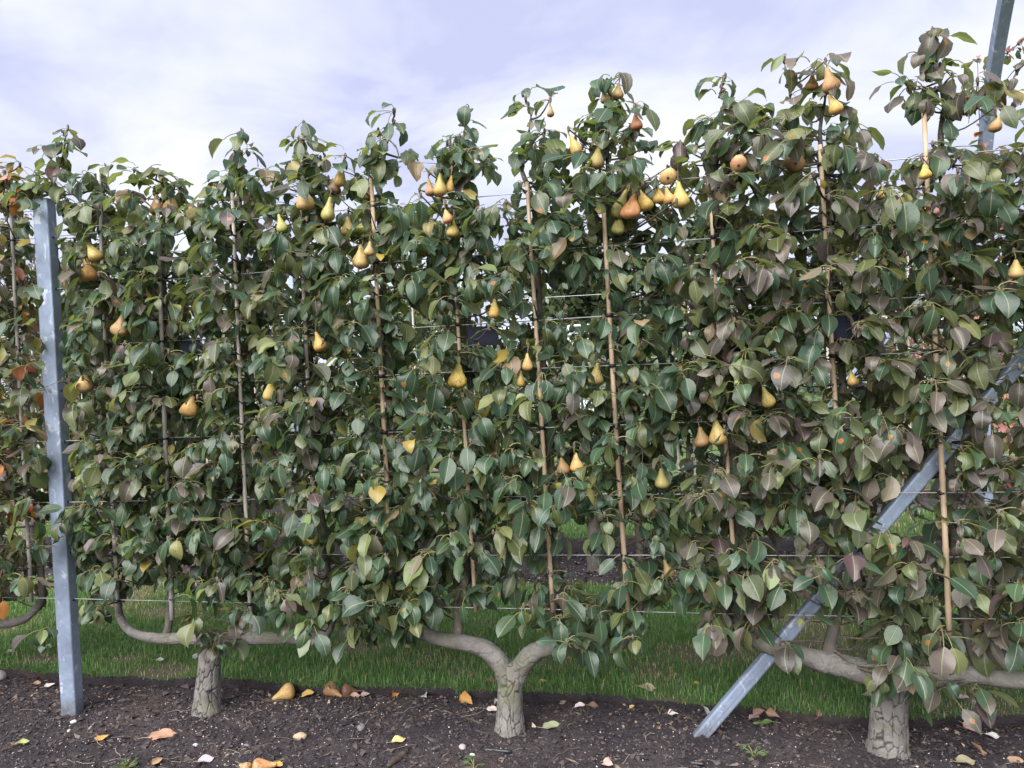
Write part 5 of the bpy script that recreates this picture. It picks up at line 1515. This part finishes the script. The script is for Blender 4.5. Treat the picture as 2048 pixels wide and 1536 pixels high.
# ================================================================== FALLEN THINGS
def ground_leaf(r, curl):
    V, Q, UV, c = leaf_variant(r)
    return V, Q, UV
FL = []
fr = np.random.default_rng(55)
def flat_leaf_mesh(r):
    """a shed leaf lying down: cupped, twisted, with its stalk"""
    rows, cols = 8, 6
    cup, lift, tw, ph = r.uniform(.15, .6), r.uniform(-.35, .5), r.normal(0, .5), r.uniform(0, 6)
    tab_t = [0, .05, .12, .25, .40, .55, .70, .85, .94, 1.0]; tab_w = [.04, .40, .68, .95, 1.0, .92, .72, .40, .16, .005]
    V, UV = [], []
    for i in range(rows + 1):
        t = i / rows
        hw = .36 * float(np.interp(t, tab_t, tab_w)) * (1 + .07 * math.sin(17 * t + ph))
        for j in range(cols + 1):
            s = -1 + 2 * j / cols
            zc = cup * hw * s * s + lift * (t - .5) ** 2 + .05 * math.sin(9 * t + ph + 2 * s) * abs(s) + tw * s * hw * (t - .5)
            V.append((t - .5, s * hw * (1 - .3 * cup * abs(s)), zc)); UV.append((.5 + .5 * s * max(.25, hw / .36), t))
    n = cols + 1
    Q = [(i * n + j, (i + 1) * n + j, (i + 1) * n + j + 1, i * n + j + 1) for i in range(rows) for j in range(cols)]
    V = np.array(V); z0 = lift * .25
    tv, tq, _, _ = tube([(-.48, 0, z0), (-.65, r.normal(0, .05), z0 * .7), (-.85, r.normal(0, .12), z0 * .2)], [.014, .012, .01], 4, False)
    Q = np.vstack([np.array(Q), tq + len(V)]); UV = np.vstack([UV, np.tile([.5, .5], (len(tv), 1))]); V = np.vstack([V, tv])
    V[:, 2] -= np.percentile(V[:, 2], 12)
    return new_mesh('fallen_leaf', V, [Q], M['dry'], UV)
FM = [flat_leaf_mesh(fr) for _ in range(12)]
LC = {'lime': (.30, .34, .12), 'tan': (.36, .23, .14), 'orange': (.44, .25, .07), 'yellow': (.50, .35, .08), 'pale': (.50, .44, .42), 'lilac': (.44, .39, .43), 'brown': (.19, .115, .085), 'grey': (.30, .25, .24), 'lemon': (.56, .44, .18), 'olive': (.24, .25, .15), 'green': (.12, .20, .06), 'pink': (.46, .31, .27), 'white': (.60, .56, .52), 'palegreen': (.36, .42, .30)}
FALLEN = [  # x, y, length px, heading deg, colour, tilt deg, label
 (48, 1482, 24, 30, 'lime', 12, 'lime yellow shed leaf on the soil left of the post foot'),
 (203, 1478, 26, 40, 'orange', 15, 'small orange-tan shed leaf on the soil right of the post foot'),
 (325, 1466, 54, 25, 'tan', 10, 'large dry tan leaf with its stalk on the soil before the thin trunk'),
 (314, 1517, 26, 60, 'tan', 20, 'small curled tan leaf on the soil beside the green weed'),
 (412, 1516, 34, 40, 'lilac', 18, 'pale lilac-grey dried leaf on the soil before the thin trunk'),
 (553, 1526, 28, -10, 'yellow', 8, 'bright yellow leaf on the soil next to the rotten orange pear'),
 (639, 1440, 24, 100, 'grey', 35, 'grey curled leaf with upright stalk on bare soil'),
 (616, 1390, 26, 20, 'yellow', 25, 'yellow leaf between the two fallen pears'),
 (798, 1482, 32, 30, 'lemon', 10, 'lemon yellow leaf by the dark piece of wood'),
 (790, 1388, 26, 70, 'orange', 40, 'amber leaf leaning on the lawn edge nearer the fallen pears'),
 (933, 1402, 36, -40, 'orange', 38, 'deep amber leaf leaning on the lawn edge near the forked trunk'),
 (851, 1397, 24, -70, 'pale', 35, 'pale curled leaf at the lawn edge between two amber leaves'),
 (711, 1395, 22, 15, 'pink', 25, 'small pinkish dry leaf at the lawn edge right of the fallen pears'),
 (730, 1393, 22, -5, 'grey', 20, 'greyish dry leaf beside the small pinkish one at the lawn edge'),
 (985, 1417, 24, 10, 'white', 18, 'white-backed leaf lying against the forked trunk'),
 (990, 1400, 16, 80, 'white', 40, 'tiny white leaf standing beside the forked trunk'),
 (982, 1365, 26, 0, 'brown', 8, 'brown leaf lying in the grass behind the forked trunk'),
 (1102, 1448, 36, 8, 'olive', 14, 'olive leaf with long stalk on the soil right of the forked trunk'),
 (1294, 1378, 36, -8, 'pink', 16, 'pinkish tan leaf lying on the grass edge before the brace'),
 (1160, 1412, 22, 5, 'white', 18, 'white dry leaf on the soil midway between forked trunk and brace'),
 (1187, 1410, 24, -8, 'brown', 18, 'brown dry leaf next to a white one midway to the brace'),
 (1264, 1418, 14, 35, 'lemon', 15, 'tiny lemon leaf on the soil under the pinkish leaf'),
 (1346, 1434, 22, 2, 'white', 12, 'whitish leaf on the soil left of the brace'),
 (1409, 1420, 28, 100, 'palegreen', 40, 'pale green leaf leaning against the lawn edge behind the brace'),
 (1527, 1450, 40, 170, 'green', 18, 'fresh green leaf on the soil right of the brace'),
 (1637, 1430, 24, 60, 'brown', 35, 'brown leaf at the lawn edge between brace and thick trunk'),
 (1944, 1455, 34, -40, 'pink', 28, 'pinkish curled leaf on the soil right of the thick trunk'),
 (1955, 1497, 36, 100, 'tan', 45, 'tan curled leaf standing up right of the thick trunk'),
 (1932, 1521, 44, 10, 'olive', 12, 'greyish olive leaf under the standing tan leaf'),
 (2030, 1512, 30, -30, 'tan', 20, 'thin tan leaf on the soil farthest right of the thick trunk'),
 (1985, 1470, 26, -20, 'white', 15, 'whitish leaf on the soil right of the pinkish curled one'),
 (1216, 1526, 34, -60, 'pink', 35, 'folded brown-pink leaf on the soil right of the black pipe'),
 (1530, 1418, 30, 80, 'brown', 40, 'brown withered leaf, topmost of the little heap by the brace'),
 (1517, 1428, 28, 20, 'brown', 25, 'brown withered leaf at the base of the little heap by the brace'),
 (1545, 1432, 28, -30, 'brown', 30, 'brown withered leaf on the trunk side of the little heap by the brace'),
 (1508, 1436, 24, 10, 'grey', 20, 'greyish withered leaf at the brace side of the little heap'),
 (75, 1366, 18, 10, 'tan', 15, 'small tan leaf at the lawn edge left of the post'),
 (98, 1368, 20, 30, 'white', 15, 'whitish dry leaf at the lawn edge close to the post'),
 (92, 1296, 26, 10, 'palegreen', 10, 'pale leaf lying on the lawn behind the post'),
 (20, 1308, 20, 10, 'palegreen', 10, 'pale green leaf lying on the lawn left of the post'),
 (320, 1322, 18, 10, 'white', 12, 'whitish leaf on the lawn left of the thin trunk'),
 (392, 1314, 18, 60, 'white', 30, 'small white leaf on the lawn touching the thin trunk'),
 (1003, 1333, 16, 60, 'brown', 20, 'small brown leaf on the lawn behind the fork'),
 (813, 1298, 18, 0, 'lime', 20, 'curled lime leaf on the lawn between the thin and the forked trunk'),
 (1394, 1370, 14, 0, 'yellow', 15, 'tiny yellow leaf on the lawn beside clover, left of the brace'),
 (1086, 1365, 14, 10, 'yellow', 10, 'tiny yellow leaf on the lawn right of the fork'),
 (1735, 1395, 30, 120, 'pale', 30, 'pale dry leaf caught beside the thick trunk'),
 (1925, 1400, 26, -5, 'pale', 10, 'pale dry leaf on the lawn right of the thick trunk'),
]
for i, (x, y, L, hd, c, tl, lab) in enumerate(FALLEN):
    u, w = on_ground(x, y, 0.01)
    if w > lawn_edge(np.array([u]))[0]:
        u, w = on_ground(x, y, 0.05); z = float(lawn_h(np.array(u), np.array(w))) + 0.014
    else:
        z = float(soil_h(u, w)) + 0.009
    p = pt(u, w, z)
    s = L * float((p - CAM) @ FW) / FPX * 0.98
    o = tag(link('fallen_leaf', FM[i % len(FM)], None, tuple(p)), lab, 'leaf', 'shed leaves on the ground')
    o.rotation_euler = (R(tl), R(tl * .4 * (-1) ** i), R(hd))
    o.scale = (s, s, s)
    o.color = (*[k * random.uniform(.92, 1.08) for k in LC[c]], 1)

GP = [(577, 1383, 33, 46, 'gold', (-.75, -.55, -.22), 'golden fallen pear lying on its side at the lawn edge'),
      (661, 1379, 27, 46, 'red', (.85, -.35, -.38), 'reddish brown fallen pear with its neck pointing into the soil'),
      (694, 1386, 26, 33, 'dark', (.9, .3, -.1), 'small withered dark pear at the lawn edge'),
      (519, 1531, 38, 48, 'orange', (.8, .5, .1), 'rotten orange pear on the soil near a bright yellow leaf'),
      (493, 1536, 24, 30, 'tan', (-.8, .4, .1), 'piece of tan rotten pear beside the orange one')]
for i, (x, y, wd, L, sk, ax, lab) in enumerate(GP):
    u, w = on_ground(x, y + wd * .4, 0.0)
    d = float((pt(u, w, 0) - CAM) @ FW)
    wm, Lm = wd * d / FPX, L * d / FPX
    p = pt(u, w, float(soil_h(u, w)) + wm * .44)
    a = UD * ax[0] + ND * ax[1] + np.array([0, 0, ax[2]]); a /= np.linalg.norm(a)
    make_pear(i + 3, p, wm, Lm, 0, 0, sk, lab, 'fallen pears', None, a)

def pebble(x, y, s, col, label, flat=.6, seed=0):
    r = np.random.default_rng(seed)
    u, w = on_ground(x, y, 0.005)
    d = float((pt(u, w, 0) - CAM) @ FW); s = s * d / FPX / 2
    V, Q = [], []
    n, k = 9, 14
    for i in range(n + 1):
        th = math.pi * i / n
        for j in range(k):
            a = 2 * math.pi * j / k
            q = Vector((math.sin(th) * math.cos(a), math.sin(th) * math.sin(a), math.cos(th)))
            f = 1 + .22 * mnoise.noise(q * 1.4 + Vector((seed, 0, 0))) + .06 * mnoise.noise(q * 5)
            V.append((q.x * s * 1.2 * f, q.y * s * .85 * f, q.z * s * flat * f))
    idx = np.arange((n + 1) * k).reshape(n + 1, k)
    A, D = idx[:-1], idx[1:]
    Q = np.stack([A, D, np.roll(D, -1, 1), np.roll(A, -1, 1)], -1).reshape(-1, 4)
    V = np.array(V)
    me = new_mesh('stone', V, [Q], M['stone'], tint=np.tile([*col, 1], (len(V), 1)))
    o = tag(link('stone', me, None, tuple(pt(u, w, float(soil_h(u, w)) + s * flat * .55))), label, 'stone')
    o.rotation_euler = (0, 0, r.uniform(0, 6))
for i, (x, y, s, c, lab) in enumerate([(601, 1476, 24, (.42, .31, .21), 'smooth tan stone on the soil between thin and forked trunk'), (723, 1459, 20, (.17, .155, .16), 'grey stone on the soil left of the lemon leaf'),
    (147, 1439, 11, (.55, .54, .54), 'white pebble at the foot of the post'), (391, 1484, 12, (.42, .41, .45), 'grey-white pebble before the thin trunk'), (138, 1458, 8, (.5, .47, .45), 'tiny pale pebble below the white one by the post'),
    (492, 1488, 12, (.16, .15, .17), 'dark grey pebble right of the pale lilac leaf'), (1126, 1402, 14, (.24, .19, .17), 'brown pebble at the lawn edge right of the forked trunk'), (3, 1352, 34, (.33, .29, .27), 'pale flaky stone at the lawn edge far left of the post'),
    (925, 1492, 16, (.38, .33, .34), 'pinkish grey pebble left of the black pipe'), (945, 1508, 9, (.58, .56, .55), 'small white pebble by the clover-like weed')]):
    pebble(x, y, s, c, lab, seed=i + 1)

# dark piece of wood, black irrigation pipe, sticks
def wood(x0, y0, x1, y1, rad, label, mat='chunk', name='wood_piece', sides=9, cat='wood', lift=0.3):
    (u0, w0), (u1, w1) = on_ground(x0, y0, .01), on_ground(x1, y1, .01)
    n = 7
    P_ = [put(u0 + (u1 - u0) * k / (n - 1), w0 + (w1 - w0) * k / (n - 1), 0) for k in range(n)]
    P_ = np.array(P_); P_[:, 2] = np.linspace(P_[:, 2].mean(), P_[:, 2].mean(), n) + rad * lift
    c = P_[n // 2].copy()
    if sides > 8:
        V, Q, T, uv = rough_tube(P_, [rad * .6, rad * 1.05, rad, rad * .9, rad * .5], sides, .35, 3)
    else:
        V, Q, T, uv = tube(P_, rad, sides)
    tag(link(name, new_mesh(name, V - c, [Q, T], M[mat], uv), None, tuple(c)), label, cat)
wood(775, 1526, 815, 1497, .016, 'dark rotten piece of wood on the soil under the lemon leaf')
wood(964, 1493, 1022, 1498, .0075, 'black irrigation pipe surfacing before the forked trunk', 'black', 'irrigation_pipe', 8, 'pipe', .5)
wood(1380, 1528, 1408, 1531, .008, 'black irrigation pipe surfacing below the foot of the brace', 'black', 'irrigation_pipe', 8, 'pipe', .5)
wood(2, 1493, 36, 1482, .011, 'grey-brown stick on the soil left of the post foot')
wood(530, 1400, 570, 1398, .009, 'dark stick lying in front of the golden fallen pear')
wood(1445, 1470, 1480, 1490, .004, 'thin twig on the soil right of the brace foot', 'twig', 'fallen_twig', 6, 'twig', .8)
wood(265, 1385, 298, 1387, .006, 'dark stick at the lawn edge between post and thin trunk')
wood(690, 1440, 720, 1415, .005, 'brown twig on the soil behind the lemon leaf', 'twig', 'fallen_twig', 6, 'twig', .8)

# small weeds
M['weed'] = M['leaf_obj']
def weed(x, y, n, s, spread, label, seed):
    r = np.random.default_rng(seed)
    u, w = on_ground(x, y, .01)
    p = put(u, w)
    o = thing('weed', p, label, 'weed')
    for i in range(n):
        a = r.uniform(0, 6.28); d = spread * r.random() ** .6; h = r.uniform(.012, .04)
        tip = np.array([math.cos(a) * d, math.sin(a) * d, h])
        V, Q, T, uv = tube([np.zeros(3), tip * .5 + np.array([0, 0, .008]), tip], .0011, 4, False)
        k = 9
        ss = s * r.uniform(.6, 1.2)
        ring = [tip + np.array([math.cos(a) * ss * .7, math.sin(a) * ss * .7, .002]) + ss * np.array([math.cos(q), math.sin(q), .25 * math.cos(2 * q)]) for q in np.linspace(0, 2 * math.pi, k, endpoint=False)]
        VV = np.vstack([V, ring, [np.mean(ring, 0) - np.array([0, 0, ss * .2])]]); b = len(V)
        TT_ = np.array([(b + j, b + (j + 1) % k, b + k) for j in range(k)])
        UVv = np.vstack([np.tile([.5, -1], (b, 1)), np.tile([.2, .5], (k + 1, 1))])
        lf = link('leaf', new_mesh('leaf', VV, [Q, TT_], M['leaf_obj'], UVv), o)
        c = random.choice([(.07, .14, .04), (.10, .19, .055), (.055, .11, .04)])
        lf.color = (*c, 0)
weed(250, 1528, 34, .0075, .05, 'low spreading green weed on the soil before the thin trunk', 1)
weed(948, 1534, 7, .013, .035, 'seedling with round pale green leaves on the soil before the forked trunk', 2)
weed(1508, 1522, 15, .010, .045, 'small leafy green weed on the soil right of the brace foot', 3)
weed(1320, 1432, 4, .007, .02, 'tiny green seedling on the soil left of the brace', 4)
weed(1445, 1388, 9, .011, .06, 'patch of clover leaves in the lawn beside the brace', 5)
print('LEAVES', LEAF_LOG, 'spurs', len(spurs), 'objects', len(bpy.data.objects), 'tris', sum(sum(max(0, p.loop_total - 2) for p in o.data.polygons) if False else len(o.data.loops) - 2 * len(o.data.polygons) for o in bpy.data.objects if o.type == 'MESH'))
